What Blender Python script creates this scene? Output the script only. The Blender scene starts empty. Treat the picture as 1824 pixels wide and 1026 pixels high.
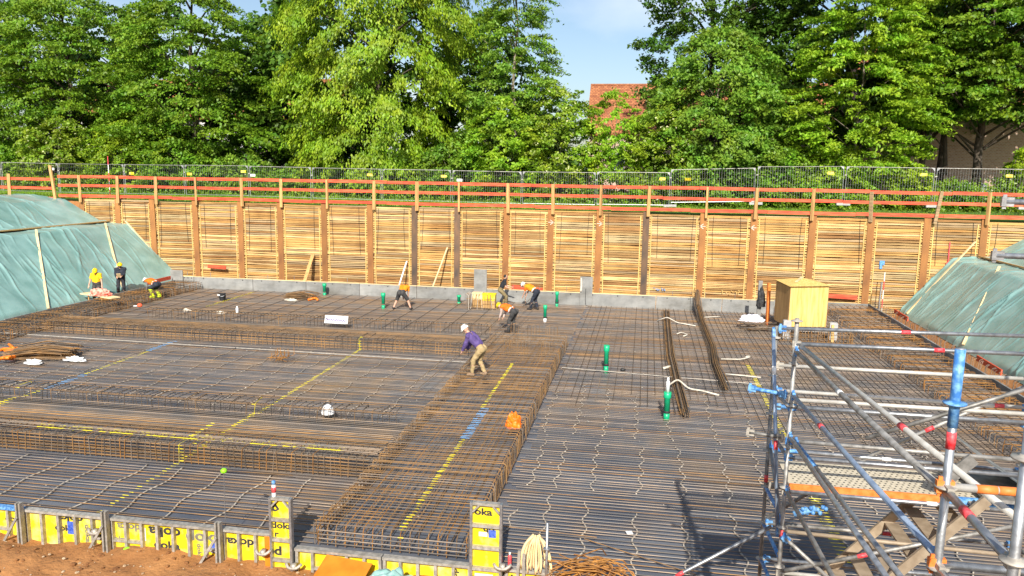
import bpy, bmesh, math, random
import numpy as np
from mathutils import Vector, Matrix, noise
random.seed(7); RNG = np.random.default_rng(7)
rad = math.radians
scene = bpy.context.scene
COL = scene.collection

# ------------------------------------------------------------------ camera
psi, th, rho = rad(9.6), rad(8.74), rad(0.9)
Fw = Vector((-math.sin(psi)*math.cos(th), math.cos(psi)*math.cos(th), -math.sin(th)))
R0 = Vector((math.cos(psi), math.sin(psi), 0)); U0 = R0.cross(Fw)
Rt = R0*math.cos(rho)+U0*math.sin(rho); Up = U0*math.cos(rho)-R0*math.sin(rho)
cd = bpy.data.cameras.new('camera'); cam = bpy.data.objects.new('camera', cd); COL.objects.link(cam)
M3 = Matrix((Rt, Up, -Fw)).transposed()
cam.matrix_world = Matrix.Translation((0, 0, 7.0)) @ M3.to_4x4()
cd.sensor_width = 36; cd.lens = 36*1385/1824; cd.clip_start = 0.05; cd.clip_end = 6000
scene.camera = cam

# ------------------------------------------------------------------ sky, sun, exposure
SUN_EL, SUN_AZ = rad(35), rad(6)          # sun behind the viewer, a little to the right
world = bpy.data.worlds.new('World'); scene.world = world; world.use_nodes = True
wn = world.node_tree; wn.nodes.clear()
sky = wn.nodes.new('ShaderNodeTexSky'); sky.sky_type = 'NISHITA'; sky.sun_disc = False
sky.sun_elevation = SUN_EL; sky.sun_rotation = rad(180)-SUN_AZ; sky.air_density = 1.0; sky.dust_density = 1.6; sky.ozone_density = 1.5
tc = wn.nodes.new('ShaderNodeTexCoord'); cn = wn.nodes.new('ShaderNodeTexNoise'); cn.inputs['Scale'].default_value = 3.2; cn.inputs['Detail'].default_value = 7
mp = wn.nodes.new('ShaderNodeMapping'); mp.inputs['Scale'].default_value = (1, 1, 2.2)
cr = wn.nodes.new('ShaderNodeValToRGB'); cr.color_ramp.elements[0].position = .5; cr.color_ramp.elements[1].position = .8
cr.color_ramp.elements[1].color = (.55, .55, .55, 1)
mx = wn.nodes.new('ShaderNodeMixRGB'); mx.inputs[2].default_value = (8.2, 8.4, 9.0, 1)
bg = wn.nodes.new('ShaderNodeBackground'); bg.inputs['Strength'].default_value = 0.11
wo = wn.nodes.new('ShaderNodeOutputWorld')
L = wn.links.new
L(tc.outputs['Generated'], mp.inputs[0]); L(mp.outputs[0], cn.inputs['Vector']); L(cn.outputs['Fac'], cr.inputs[0])
L(cr.outputs[0], mx.inputs[0]); L(sky.outputs[0], mx.inputs[1]); L(mx.outputs[0], bg.inputs[0]); L(bg.outputs[0], wo.inputs[0])
sl = bpy.data.lights.new('sun', 'SUN'); sl.energy = 5.0; sl.angle = rad(0.53); sl.color = (1, .955, .87)
sun = bpy.data.objects.new('sun', sl); COL.objects.link(sun); sun.location = (5, -30, 40)
sd = Vector((-math.sin(SUN_AZ)*math.cos(SUN_EL), math.cos(SUN_AZ)*math.cos(SUN_EL), -math.sin(SUN_EL)))
sun.rotation_euler = sd.to_track_quat('-Z', 'Y').to_euler()
vs = scene.view_settings; vs.view_transform = 'Standard'; vs.look = 'None'; vs.gamma = 1; vs.exposure = 0.45; vs.use_curve_mapping = False
scene.cycles.max_bounces = 5; scene.cycles.diffuse_bounces = 3; scene.cycles.glossy_bounces = 2; scene.cycles.transparent_max_bounces = 8

# ------------------------------------------------------------------ helpers
def tag(o, label=None, cat=None, group=None, kind=None):
    if label: o['label'] = label
    if cat: o['category'] = cat
    if group: o['group'] = group
    if kind: o['kind'] = kind
    return o
def link(name, me, mat=None, parent=None):
    o = bpy.data.objects.new(name, me); COL.objects.link(o)
    if mat is not None and me is not None and len(me.materials) == 0: me.materials.append(mat)
    if parent is not None: o.parent = parent
    return o
def empty(name, loc=(0, 0, 0), rz=0):
    o = bpy.data.objects.new(name, None); COL.objects.link(o); o.location = loc; o.rotation_euler = (0, 0, rz); o.empty_display_size = .2
    return o
def use(name, me, loc=(0, 0, 0), rot=(0, 0, 0), parent=None, scale=None):
    o = bpy.data.objects.new(name, me); COL.objects.link(o); o.location = loc; o.rotation_euler = rot
    if scale: o.scale = scale
    if parent is not None: o.parent = parent
    return o
def fillet(pts, r, n=3):
    pts = [Vector(p) for p in pts]
    if r <= 0 or len(pts) < 3: return pts
    out = [pts[0]]
    for i in range(1, len(pts)-1):
        a, b, c = pts[i-1], pts[i], pts[i+1]
        d1 = (a-b); d2 = (c-b); q = min(r, d1.length*.45, d2.length*.45)
        p0 = b+d1.normalized()*q; p1 = b+d2.normalized()*q
        for k in range(n+1):
            t = k/n; out.append(p0*(1-t)**2+b*2*t*(1-t)+p1*t*t)
    out.append(pts[-1]); return out
class MB:
    def __init__(s): s.v = []; s.f = []; s.mi = []; s.cur = 0
    def _f(s, *fs):
        for f in fs: s.f.append(f); s.mi.append(s.cur)
    def box(s, x0, x1, y0, y1, z0, z1, M=None):
        b = len(s.v); P = [(x, y, z) for z in (z0, z1) for y in (y0, y1) for x in (x0, x1)]
        if M is not None: P = [tuple(M @ Vector(p)) for p in P]
        s.v += P
        s._f(*[tuple(b+i for i in q) for q in ((0, 2, 3, 1), (4, 5, 7, 6), (0, 1, 5, 4), (2, 6, 7, 3), (0, 4, 6, 2), (1, 3, 7, 5))]); return s
    def beam(s, a, b, w, h, roll=0):
        a = Vector(a); b = Vector(b); d = b-a; l = d.length; q = d.to_track_quat('X', 'Z')
        return s.box(0, l, -w/2, w/2, -h/2, h/2, Matrix.Translation(a) @ q.to_matrix().to_4x4() @ Matrix.Rotation(roll, 4, 'X'))
    def tube(s, pts, r, n=6, fil=0, caps=True, r2=None):
        pts = fillet(pts, fil); N = len(pts); up = Vector((0, 0, 1)); b0 = len(s.v); prev = None
        for i, p in enumerate(pts):
            d = (pts[min(i+1, N-1)]-pts[max(i-1, 0)]).normalized()
            if prev is None:
                u = d.cross(Vector((0, 0, 1)) if abs(d.z) < .9 else Vector((1, 0, 0))).normalized()
            else: u = (prev-d*prev.dot(d)).normalized()
            prev = u; w = d.cross(u); rr = r if r2 is None else r+(r2-r)*i/(N-1)
            if isinstance(r, (list, tuple)): rr = r[i]
            for k in range(n):
                a = 2*math.pi*k/n; s.v.append(tuple(p+u*math.cos(a)*rr+w*math.sin(a)*rr))
        for i in range(N-1):
            for k in range(n):
                k2 = (k+1) % n; s._f((b0+i*n+k, b0+i*n+k2, b0+(i+1)*n+k2, b0+(i+1)*n+k))
        if caps: s._f(tuple(b0+k for k in range(n))[::-1], tuple(b0+(N-1)*n+k for k in range(n)))
        return s
    def lathe(s, prof, n=16, c=(0, 0, 0)):
        b = len(s.v)
        for r, z in prof:
            for k in range(n): a = 2*math.pi*k/n; s.v.append((c[0]+r*math.cos(a), c[1]+r*math.sin(a), c[2]+z))
        for i in range(len(prof)-1):
            for k in range(n):
                k2 = (k+1) % n; s._f((b+i*n+k, b+i*n+k2, b+(i+1)*n+k2, b+(i+1)*n+k))
        s._f(tuple(b+k for k in range(n))[::-1], tuple(b+(len(prof)-1)*n+k for k in range(n))); return s
    def ell(s, c, rx, ry, rz, M=None, n=10, m=7):
        b = len(s.v); c = Vector(c)
        for j in range(1, m):
            for k in range(n):
                a = 2*math.pi*k/n; t = math.pi*j/m
                p = Vector((rx*math.sin(t)*math.cos(a), ry*math.sin(t)*math.sin(a), rz*math.cos(t)))
                s.v.append(tuple(c+(M @ p if M else p)))
        for j in range(m-2):
            for k in range(n):
                k2 = (k+1) % n; s._f((b+j*n+k, b+(j+1)*n+k, b+(j+1)*n+k2, b+j*n+k2))
        t0 = len(s.v); zt = Vector((0, 0, rz)); s.v += [tuple(c+(M @ zt if M else zt)), tuple(c-(M @ zt if M else zt))]
        for k in range(n):
            k2 = (k+1) % n; s._f((t0, b+k, b+k2), (t0+1, b+(m-2)*n+k2, b+(m-2)*n+k))
        return s
    def quad(s, *p):
        b = len(s.v); s.v += [tuple(q) for q in p]; s._f(tuple(range(b, b+len(p)))); return s
    def mesh(s, name='mesh', mats=None, smooth=False):
        me = bpy.data.meshes.new(name); me.from_pydata(s.v, [], s.f)
        if mats:
            for m in (mats if isinstance(mats, (list, tuple)) else [mats]): me.materials.append(m)
            if isinstance(mats, (list, tuple)): me.polygons.foreach_set('material_index', s.mi)
        if smooth: me.polygons.foreach_set('use_smooth', [True]*len(me.polygons))
        me.update(); return me
    def obj(s, name, mat, parent=None, smooth=False):
        return link(name, s.mesh(name, mat, smooth), None, parent)
def np_mesh(name, V, Fq, mat, smooth=False):
    V = np.asarray(V, np.float32); Fq = np.asarray(Fq, np.int32); k = Fq.shape[1]
    me = bpy.data.meshes.new(name); me.vertices.add(len(V)); me.vertices.foreach_set('co', V.ravel())
    me.loops.add(Fq.size); me.loops.foreach_set('vertex_index', Fq.ravel())
    me.polygons.add(len(Fq)); me.polygons.foreach_set('loop_start', np.arange(0, Fq.size, k, dtype=np.int32))
    try: me.polygons.foreach_set('loop_total', np.full(len(Fq), k, np.int32))
    except Exception: pass
    if smooth: me.polygons.foreach_set('use_smooth', np.ones(len(Fq), bool))
    me.materials.append(mat); me.update(calc_edges=True); return me
def grid_faces(nx, ny):
    i = np.arange(nx-1)[None, :]+np.arange(ny-1)[:, None]*nx; i = i.ravel()
    return np.stack([i, i+1, i+1+nx, i+nx], 1)
def unit(v): return v/np.maximum(np.linalg.norm(v, axis=-1, keepdims=True), 1e-9)
ORD = 'first second third fourth fifth sixth seventh eighth ninth tenth eleventh twelfth thirteenth fourteenth fifteenth sixteenth seventeenth eighteenth nineteenth twentieth twenty-first twenty-second'.split()

# ------------------------------------------------------------------ materials
def newmat(name):
    m = bpy.data.materials.new(name); m.use_nodes = True; nt = m.node_tree; b = nt.nodes['Principled BSDF']; return m, nt, b
def nd(nt, t, **kw):
    n = nt.nodes.new('ShaderNode'+t)
    for k, v in kw.items():
        if k in n.inputs: n.inputs[k].default_value = v
        else: setattr(n, k, v)
    return n
def c4(c): return (c[0], c[1], c[2], 1)
def mat(name, c1, c2=None, rough=.6, metal=0, scale=8, coord='Object', stretch=(1, 1, 1), bump=0, bscale=None, rnd=0, ramp=(.35, .65), spec=.5, detail=6):
    """noise-mixed two-colour procedural material with optional bump and per-object brightness variation"""
    m, nt, b = newmat(name); b.inputs['Roughness'].default_value = rough; b.inputs['Metallic'].default_value = metal
    b.inputs['Specular IOR Level'].default_value = spec
    if coord == 'World': co = nd(nt, 'NewGeometry').outputs['Position']
    else: co = nd(nt, 'TexCoord').outputs[coord]
    mp = nd(nt, 'Mapping'); mp.inputs['Scale'].default_value = stretch; nt.links.new(co, mp.inputs[0])
    nz = nd(nt, 'TexNoise', Scale=scale, Detail=detail); nt.links.new(mp.outputs[0], nz.inputs['Vector'])
    cr = nd(nt, 'ValToRGB'); e = cr.color_ramp.elements; e[0].position, e[1].position = ramp
    e[0].color = c4(c1); e[1].color = c4(c2 or c1); nt.links.new(nz.outputs['Fac'], cr.inputs[0]); out = cr.outputs[0]
    if rnd:
        oi = nd(nt, 'ObjectInfo'); mr = nd(nt, 'MapRange'); mr.inputs['To Min'].default_value = 1-rnd; mr.inputs['To Max'].default_value = 1+rnd
        nt.links.new(oi.outputs['Random'], mr.inputs['Value']); hs = nd(nt, 'HueSaturation'); nt.links.new(mr.outputs[0], hs.inputs['Value']); nt.links.new(out, hs.inputs['Color']); out = hs.outputs[0]
    nt.links.new(out, b.inputs['Base Color'])
    if bump:
        n2 = nd(nt, 'TexNoise', Scale=bscale or scale*3, Detail=5); nt.links.new(mp.outputs[0], n2.inputs['Vector'])
        bp = nd(nt, 'Bump', Strength=bump, Distance=.02); nt.links.new(n2.outputs['Fac'], bp.inputs['Height']); nt.links.new(bp.outputs[0], b.inputs['Normal'])
    m['out'] = 0
    return m
def paint(m, lines):
    """sprayed marking lines: (axis, centre, half width, from, to, colour, zmin)"""
    nt = m.node_tree; b = nt.nodes['Principled BSDF']; cur = b.inputs['Base Color'].links[0].from_socket
    g = nd(nt, 'NewGeometry'); sp = nd(nt, 'SeparateXYZ'); nt.links.new(g.outputs['Position'], sp.inputs[0])
    nz = nd(nt, 'TexNoise', Scale=5.0, Detail=3); nt.links.new(g.outputs['Position'], nz.inputs['Vector'])
    gt = nd(nt, 'MapRange'); gt.inputs['From Min'].default_value = .33; gt.inputs['From Max'].default_value = .55; gt.inputs['To Max'].default_value = .95; nt.links.new(nz.outputs['Fac'], gt.inputs['Value'])
    wob = nd(nt, 'Math', operation='MULTIPLY_ADD'); wob.inputs[1].default_value = .16; nt.links.new(nz.outputs['Fac'], wob.inputs[0])
    for ax, c, hw, a0, a1, col, zmin in lines:
        s1, s2 = (sp.outputs['X'], sp.outputs['Y']) if ax == 'Y' else (sp.outputs['Y'], sp.outputs['X'])
        ad = nd(nt, 'Math', operation='MULTIPLY_ADD'); ad.inputs[1].default_value = .14; nt.links.new(nz.outputs['Fac'], ad.inputs[0]); nt.links.new(s1, ad.inputs[2])
        k1 = nd(nt, 'Math', operation='COMPARE'); k1.inputs[1].default_value = c+.07; k1.inputs[2].default_value = hw; nt.links.new(ad.outputs[0], k1.inputs[0])
        k2 = nd(nt, 'Math', operation='COMPARE'); k2.inputs[1].default_value = (a0+a1)/2; k2.inputs[2].default_value = (a1-a0)/2; nt.links.new(s2, k2.inputs[0])
        k3 = nd(nt, 'Math', operation='GREATER_THAN'); k3.inputs[1].default_value = zmin; nt.links.new(sp.outputs['Z'], k3.inputs[0])
        q = k1.outputs[0]
        for o in (k2.outputs[0], k3.outputs[0], gt.outputs[0]):
            mu = nd(nt, 'Math', operation='MULTIPLY'); nt.links.new(q, mu.inputs[0]); nt.links.new(o, mu.inputs[1]); q = mu.outputs[0]
        mi = nd(nt, 'MixRGB'); mi.inputs[2].default_value = c4(col); nt.links.new(q, mi.inputs[0]); nt.links.new(cur, mi.inputs[1]); cur = mi.outputs[0]
    nt.links.new(cur, b.inputs['Base Color']); return m
YEL = (.72, .60, .02); BLU = (.16, .34, .58)
MARKS = [('Y', -10.52, .06, 13.1, 27.8, YEL, -1), ('Y', -4.12, .06, 11.9, 17.7, YEL, .3), ('Y', -4.2, .05, 20.2, 25.3, YEL, .3), ('Y', -4.1, .12, 17.7, 20.2, BLU, .3),
         ('X', 16.3, .07, -14.6, -6.6, YEL, .42), ('Y', -17.95, .12, 20.4, 22.2, BLU, -1), ('Y', -18.05, .12, 25.6, 27.4, BLU, -1), ('Y', -18.0, .08, 17.2, 20.4, YEL, -1), ('Y', -18, .06, 22.2, 25.5, YEL, -1),
         ('Y', -21.0, .08, 34.5, 39.2, YEL, -1), ('Y', 3.85, .13, 13.9, 17.0, YEL, -1), ('Y', 3.9, .08, 20.5, 28.6, YEL, -1)]
M = {}
M['rebar'] = paint(mat('rebar_steel', (.145, .128, .112), (.265, .19, .125), rough=.6, metal=.25, scale=1.3, coord='World', rnd=.5), MARKS)
M['rust'] = paint(mat('rusty_rebar', (.155, .10, .055), (.33, .18, .065), rough=.75, metal=.1, scale=2.0, coord='World', rnd=.3), MARKS)
M['rebardark'] = paint(mat('dark_rebar', (.05, .045, .04), (.13, .095, .065), rough=.6, metal=.25, scale=1.3, coord='World', rnd=.35), MARKS)  # darker rebar copy; shade on the upright stirrup rows is painted in
M['rustor'] = mat('orange_rusty_rebar', (.20, .085, .02), (.42, .19, .035), rough=.75, scale=6, rnd=.3)
M['foil'] = mat('dark_foil', (.082, .092, .116), (.165, .172, .19), rough=.42, scale=.55, coord='World', bump=.35, bscale=3, ramp=(.35, .75), detail=8)
def add_dirt(m):
    nt = m.node_tree; b = nt.nodes['Principled BSDF']; cur = b.inputs['Base Color'].links[0].from_socket
    g = nd(nt, 'NewGeometry'); n1 = nd(nt, 'TexNoise', Scale=.16, Detail=9, Roughness=.65); nt.links.new(g.outputs['Position'], n1.inputs['Vector'])
    cr = nd(nt, 'ValToRGB'); e = cr.color_ramp.elements; e[0].position = .5; e[1].position = .68; nt.links.new(n1.outputs['Fac'], cr.inputs[0])
    mi = nd(nt, 'MixRGB'); mi.inputs[2].default_value = (.26, .18, .11, 1); nt.links.new(cr.outputs[0], mi.inputs[0]); nt.links.new(cur, mi.inputs[1]); nt.links.new(mi.outputs[0], b.inputs['Base Color'])
add_dirt(M['foil'])
M['spacer'] = mat('beige_spacer', (.38, .33, .27), (.56, .50, .41), rough=.9, scale=6)
M['plank'] = mat('sawn_plank', (.42, .255, .10), (.70, .465, .19), rough=.85, scale=1.6, stretch=(1, 4, 14), bump=.5, bscale=6, rnd=.30, ramp=(.3, .62))
def plank_variety(m, cols):
    nt = m.node_tree; b = nt.nodes['Principled BSDF']; cur = b.inputs['Base Color'].links[0].from_socket
    oi = nd(nt, 'ObjectInfo'); cr = nd(nt, 'ValToRGB'); cr.color_ramp.interpolation = 'CONSTANT'
    for k, c in enumerate(cols):
        e = cr.color_ramp.elements[k] if k < 2 else cr.color_ramp.elements.new(k/len(cols)); e.position = k/len(cols); e.color = c4(c)
    nt.links.new(oi.outputs['Random'], cr.inputs[0]); mi = nd(nt, 'MixRGB', blend_type='MULTIPLY'); mi.inputs[0].default_value = 1
    nt.links.new(cur, mi.inputs[1]); nt.links.new(cr.outputs[0], mi.inputs[2]); nt.links.new(mi.outputs[0], b.inputs['Base Color'])
plank_variety(M['plank'], [(1, 1, 1), (.78, .70, .62), (1.05, .95, .75), (.9, 1.05, 1.3), (.62, .5, .42), (1, .88, .68), (.95, 1.0, 1.15), (.85, .72, .55), (1.05, 1.08, 1.1)])
def stains(m, scale, dark, lo, hi):
    nt = m.node_tree; b = nt.nodes['Principled BSDF']; cur = b.inputs['Base Color'].links[0].from_socket
    g = nd(nt, 'NewGeometry'); mp = nd(nt, 'Mapping'); mp.inputs['Scale'].default_value = (.55, 1, 1.6); nt.links.new(g.outputs['Position'], mp.inputs[0])
    n1 = nd(nt, 'TexNoise', Scale=scale, Detail=9, Roughness=.7); nt.links.new(mp.outputs[0], n1.inputs['Vector'])
    cr = nd(nt, 'ValToRGB'); e = cr.color_ramp.elements; e[0].position = lo; e[1].position = hi; e[0].color = c4(dark); e[1].color = (1, 1, 1, 1); nt.links.new(n1.outputs['Fac'], cr.inputs[0])
    mi = nd(nt, 'MixRGB', blend_type='MULTIPLY'); mi.inputs[0].default_value = 1; nt.links.new(cur, mi.inputs[1]); nt.links.new(cr.outputs[0], mi.inputs[2]); nt.links.new(mi.outputs[0], b.inputs['Base Color'])
stains(M['plank'], .55, (.60, .53, .47), .36, .58)
M['plankgrey'] = mat('weathered_plank', (.26, .18, .10), (.50, .34, .17), rough=.9, scale=1.6, stretch=(1, 4, 14), bump=.5, rnd=.25)
M['batten'] = mat('yellow_batten', (.58, .36, .11), (.70, .47, .17), rough=.8, scale=4, stretch=(3, 3, .6), rnd=.12)
M['post'] = mat('fence_post_wood', (.45, .25, .09), (.64, .38, .14), rough=.85, scale=3, stretch=(4, 4, .5), rnd=.15)
M['lightwood'] = mat('light_batten_wood', (.66, .48, .24), (.82, .64, .36), rough=.8, scale=3, rnd=.12)
M['pile'] = mat('rusty_pile', (.20, .085, .03), (.42, .185, .05), rough=.8, metal=.05, scale=1.2, stretch=(2, 2, .6), bump=.3, rnd=.22, ramp=(.3, .7), detail=9)
M['piledark'] = mat('dark_pile', (.07, .055, .045), (.22, .12, .06), rough=.7, metal=.1, scale=1.3, stretch=(2, 2, .7), bump=.3, rnd=.2, detail=9)
M['redboard'] = mat('red_painted_board', (.55, .055, .02), (.72, .13, .05), rough=.7, scale=2.2, stretch=(1, 6, 6), bump=.2, rnd=.2)
M['zinc'] = mat('galvanised_steel', (.30, .31, .32), (.50, .51, .52), rough=.42, metal=.75, scale=14, bump=.08, rnd=.12)
M['zincdull'] = mat('dull_tube', (.20, .19, .17), (.42, .40, .37), rough=.55, metal=.5, scale=9, bump=.15, rnd=.25)
M['tubepale'] = mat('pale_tube', (.50, .47, .41), (.66, .63, .57), rough=.5, metal=.35, scale=9, bump=.1, rnd=.1)
M['bluep'] = mat('blue_paint', (.045, .18, .48), (.20, .43, .70), rough=.5, scale=22, rnd=.1, ramp=(.4, .62), bump=.15)
M['bluezinc'] = mat('bluish_tube', (.22, .29, .40), (.36, .44, .55), rough=.45, metal=.5, scale=10, rnd=.1)  # galvanised tube with its light blue reflection put into the base colour
M['orangep'] = mat('orange_paint', (.75, .16, .02), (.82, .26, .06), rough=.55, scale=14)
M['redtape'] = mat('red_tape', (.72, .02, .03), (.80, .12, .13), rough=.5, scale=30)
M['rosette'] = mat('cast_rosette', (.34, .31, .27), (.55, .50, .42), rough=.6, metal=.4, scale=20)
M['soil'] = mat('brown_soil', (.17, .068, .021), (.33, .15, .052), rough=.95, scale=1.4, coord='World', bump=.9, bscale=14, detail=10)
M['stone'] = mat('pale_stone', (.38, .24, .13), (.60, .46, .30), rough=.9, scale=10, rnd=.2)
M['tarp'] = mat('green_tarpaulin', (.19, .35, .32), (.29, .475, .44), rough=.30, scale=1.1, bump=.28, bscale=2.2, detail=7, spec=.6)
M['greyboard'] = mat('grey_fibre_board', (.21, .21, .20), (.31, .305, .285), rough=.85, scale=1.8, rnd=.13, bump=.1, detail=8)
stains(M['tarp'], .35, (.86, .84, .79), .32, .52); stains(M['greyboard'], .8, (.68, .65, .60), .34, .56)
M['concrete'] = mat('concrete', (.34, .34, .33), (.46, .45, .43), rough=.9, scale=6, bump=.2)
M['dokay'] = mat('yellow_formwork_face', (.82, .62, .008), (.66, .58, .26), rough=.6, scale=4.5, ramp=(.52, .78), detail=9, rnd=.1)
M['dokaw'] = mat('worn_formwork_face', (.80, .60, .01), (.78, .68, .36), rough=.65, scale=3.2, ramp=(.45, .75))
M['frame'] = mat('formwork_frame', (.30, .28, .24), (.48, .45, .40), rough=.6, metal=.35, scale=12, bump=.2, rnd=.12)
M['ink'] = mat('black_print', (.02, .02, .022), (.05, .05, .05), rough=.6)
M['inkgrey'] = mat('faded_print', (.12, .12, .10), (.25, .23, .16), rough=.7, scale=9)
M['stickerblue'] = mat('blue_sticker', (.03, .08, .42), (.10, .18, .62), rough=.4, scale=25)
M['white'] = mat('white_plastic', (.74, .74, .72), (.82, .82, .80), rough=.5, scale=10)
M['cream'] = mat('cream_strap', (.50, .44, .35), (.66, .60, .50), rough=.8, scale=6)
M['greenpipe'] = mat('green_plastic_pipe', (.008, .36, .16), (.012, .44, .20), rough=.35, scale=6)
M['blackrub'] = mat('black_rubber', (.015, .015, .016), (.035, .035, .035), rough=.6)
M['orange'] = mat('orange_plastic', (.80, .13, .004), (.90, .24, .01), rough=.45, scale=7, bump=.4, bscale=9)
M['ply'] = mat('yellow_plywood', (.60, .37, .09), (.78, .54, .19), rough=.7, scale=1.3, stretch=(9, 9, .8), detail=4)
M['plyside'] = mat('shaded_plywood', (.36, .20, .07), (.48, .29, .11), rough=.7, scale=1.3, stretch=(9, 9, .8), detail=4)  # darker copy of the plywood; shade on the box sides painted into the colour
M['plyor'] = mat('orange_formply', (.60, .165, .005), (.70, .23, .012), rough=.6, scale=3)
M['tan'] = mat('tan_stair', (.30, .225, .15), (.42, .33, .23), rough=.6, metal=.2, scale=8, bump=.1)
M['deck'] = mat('cream_deck', (.50, .43, .31), (.64, .56, .42), rough=.7, scale=20)
M['neon'] = mat('neon_green', (.30, .85, .02), rough=.5)

# ------------------------------------------------------------------ ground
def hprof(x):
    P = [(-3000, 4.85), (-36.5, 4.85), (-34.6, 4.55), (-32.4, 3.32), (-30.55, 3.28), (-27.3, .0), (-26.8, -.32), (12.6, -.32), (13.1, -.05), (15.4, 2.75), (16.9, 2.85), (18.6, 3.85), (20.6, 4.85), (3000, 4.85)]
    return np.interp(x, [p[0] for p in P], [p[1] for p in P])
def hnear(y): return np.interp(y, [-3000, 2.0, 9.3, 10.2, 42.3], [4.95, 4.95, -.15, -.32, -.32])
def ground_h(x, y):
    h = np.maximum(hprof(x), hnear(y)); return np.where(y > 42.25, 4.85+np.clip((y-46)*.02, -.05, .15)+np.clip((x+5)*.004, -.06, .1), h)
xs = np.r_[[-3000, -800, -250, -120, -80, -60], np.arange(-50, -37, 1.5), np.arange(-37, -26.4, .35), np.arange(-26.2, -16, .8), np.arange(-16, -2, .14), np.arange(-2, 12, 1.0), np.arange(12, 21, .4), np.arange(21, 40, 1.5), [60, 90, 150, 300, 900, 3000]]
ys = np.r_[[-600, -150, -50, -20], np.arange(-10, 9, 1.0), np.arange(9, 12.72, .12), np.arange(12.9, 42.2, 1.2), [42.24, 42.26], np.arange(43, 56, 1.0), [58, 62, 70, 85, 110, 160, 300, 900, 3000]]
Xg, Yg = np.meshgrid(xs, ys); Zg = ground_h(Xg, Yg)
mask = (Xg > -20) & (Xg < -1.5) & (Yg > 8.9) & (Yg < 12.72)
for j, i in zip(*np.nonzero(mask)):
    x, y = Xg[j, i], Yg[j, i]
    Zg[j, i] += .15*noise.noise((x*.7, y*.9, 0))+.085*noise.noise((x*2.3, y*2.6, 3))+.035*noise.noise((x*6, y*6, 7))
V = np.stack([Xg, Yg, Zg], -1).reshape(-1, 3)
gm, gt, gb = newmat('ground_soil_and_grass')
gp = nd(gt, 'NewGeometry'); gs = nd(gt, 'SeparateXYZ'); gt.links.new(gp.outputs['Position'], gs.inputs[0])
n1 = nd(gt, 'TexNoise', Scale=1.3, Detail=10, Roughness=.65); gt.links.new(gp.outputs['Position'], n1.inputs['Vector'])
r1 = nd(gt, 'ValToRGB'); r1.color_ramp.elements[0].position = .32; r1.color_ramp.elements[0].color = (.26, .105, .03, 1); r1.color_ramp.elements[1].position = .7; r1.color_ramp.elements[1].color = (.44, .205, .07, 1); gt.links.new(n1.outputs['Fac'], r1.inputs[0])
n2 = nd(gt, 'TexNoise', Scale=.9, Detail=8); gt.links.new(gp.outputs['Position'], n2.inputs['Vector'])
r2 = nd(gt, 'ValToRGB'); r2.color_ramp.elements[0].position = .3; r2.color_ramp.elements[0].color = (.035, .085, .015, 1); r2.color_ramp.elements[1].position = .7; r2.color_ramp.elements[1].color = (.085, .16, .025, 1); gt.links.new(n2.outputs['Fac'], r2.inputs[0])
gz = nd(gt, 'Math', operation='GREATER_THAN'); gz.inputs[1].default_value = 4.6; gt.links.new(gs.outputs['Z'], gz.inputs[0])
gy = nd(gt, 'Math', operation='GREATER_THAN'); gy.inputs[1].default_value = 42.255; gt.links.new(gs.outputs['Y'], gy.inputs[0])
gx = nd(gt, 'Math', operation='MULTIPLY'); gt.links.new(gz.outputs[0], gx.inputs[0]); gt.links.new(gy.outputs[0], gx.inputs[1])
gmix = nd(gt, 'MixRGB'); gt.links.new(gx.outputs[0], gmix.inputs[0]); gt.links.new(r1.outputs[0], gmix.inputs[1]); gt.links.new(r2.outputs[0], gmix.inputs[2]); gt.links.new(gmix.outputs[0], gb.inputs['Base Color'])
n3 = nd(gt, 'TexNoise', Scale=11, Detail=8); gt.links.new(gp.outputs['Position'], n3.inputs['Vector'])
bp = nd(gt, 'Bump', Strength=.9, Distance=.05); gt.links.new(n3.outputs['Fac'], bp.inputs['Height']); gt.links.new(bp.outputs[0], gb.inputs['Normal']); gb.inputs['Roughness'].default_value = .95
g = link('ground', np_mesh('ground', V, grid_faces(len(xs), len(ys)), gm, True)); tag(g, kind='structure')
b = MB().box(-26.0, 11.45, 12.62, 39.72, -.3, .0).box(6.6, 11.45, 39.72, 41.75, -.3, .0)
tag(b.obj('foundation_base', M['foil']), kind='structure')

# stones lying in the soil by the formwork
mb = MB()
for _ in range(420):
    x = random.uniform(-14, -3.2); y = random.uniform(10.2, 12.5); s = random.choice([.008, .012, .012, .018, .018, .03])*random.uniform(.7, 1.3)
    i = int(np.argmin(abs(xs-x))); j = int(np.argmin(abs(ys-y)))
    mb.ell((x, y, Zg[j, i]+s*.25), s, s*random.uniform(.7, 1.4), s*.6, None, 6, 4)
cl = MB(); random.seed(4)
for _ in range(260):
    x = random.uniform(-14, -3.2); y = random.uniform(10.2, 12.5); q = random.choice([.02, .03, .045])*random.uniform(.7, 1.4); i = int(np.argmin(abs(xs-x))); j = int(np.argmin(abs(ys-y)))
    cl.ell((x, y, Zg[j, i]+q*.2), q*random.uniform(.8, 1.5), q, q*.65, Matrix.Rotation(random.uniform(0, 3), 3, 'Z'), 7, 5)
tag(cl.obj('soil_clods', M['soil']), 'brown clods of earth lying before the yellow formwork', 'clods', kind='stuff')
tag(mb.obj('gravel', M['stone']), 'pale pebbles scattered in brown soil before the yellow formwork', 'gravel', kind='stuff')

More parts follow.
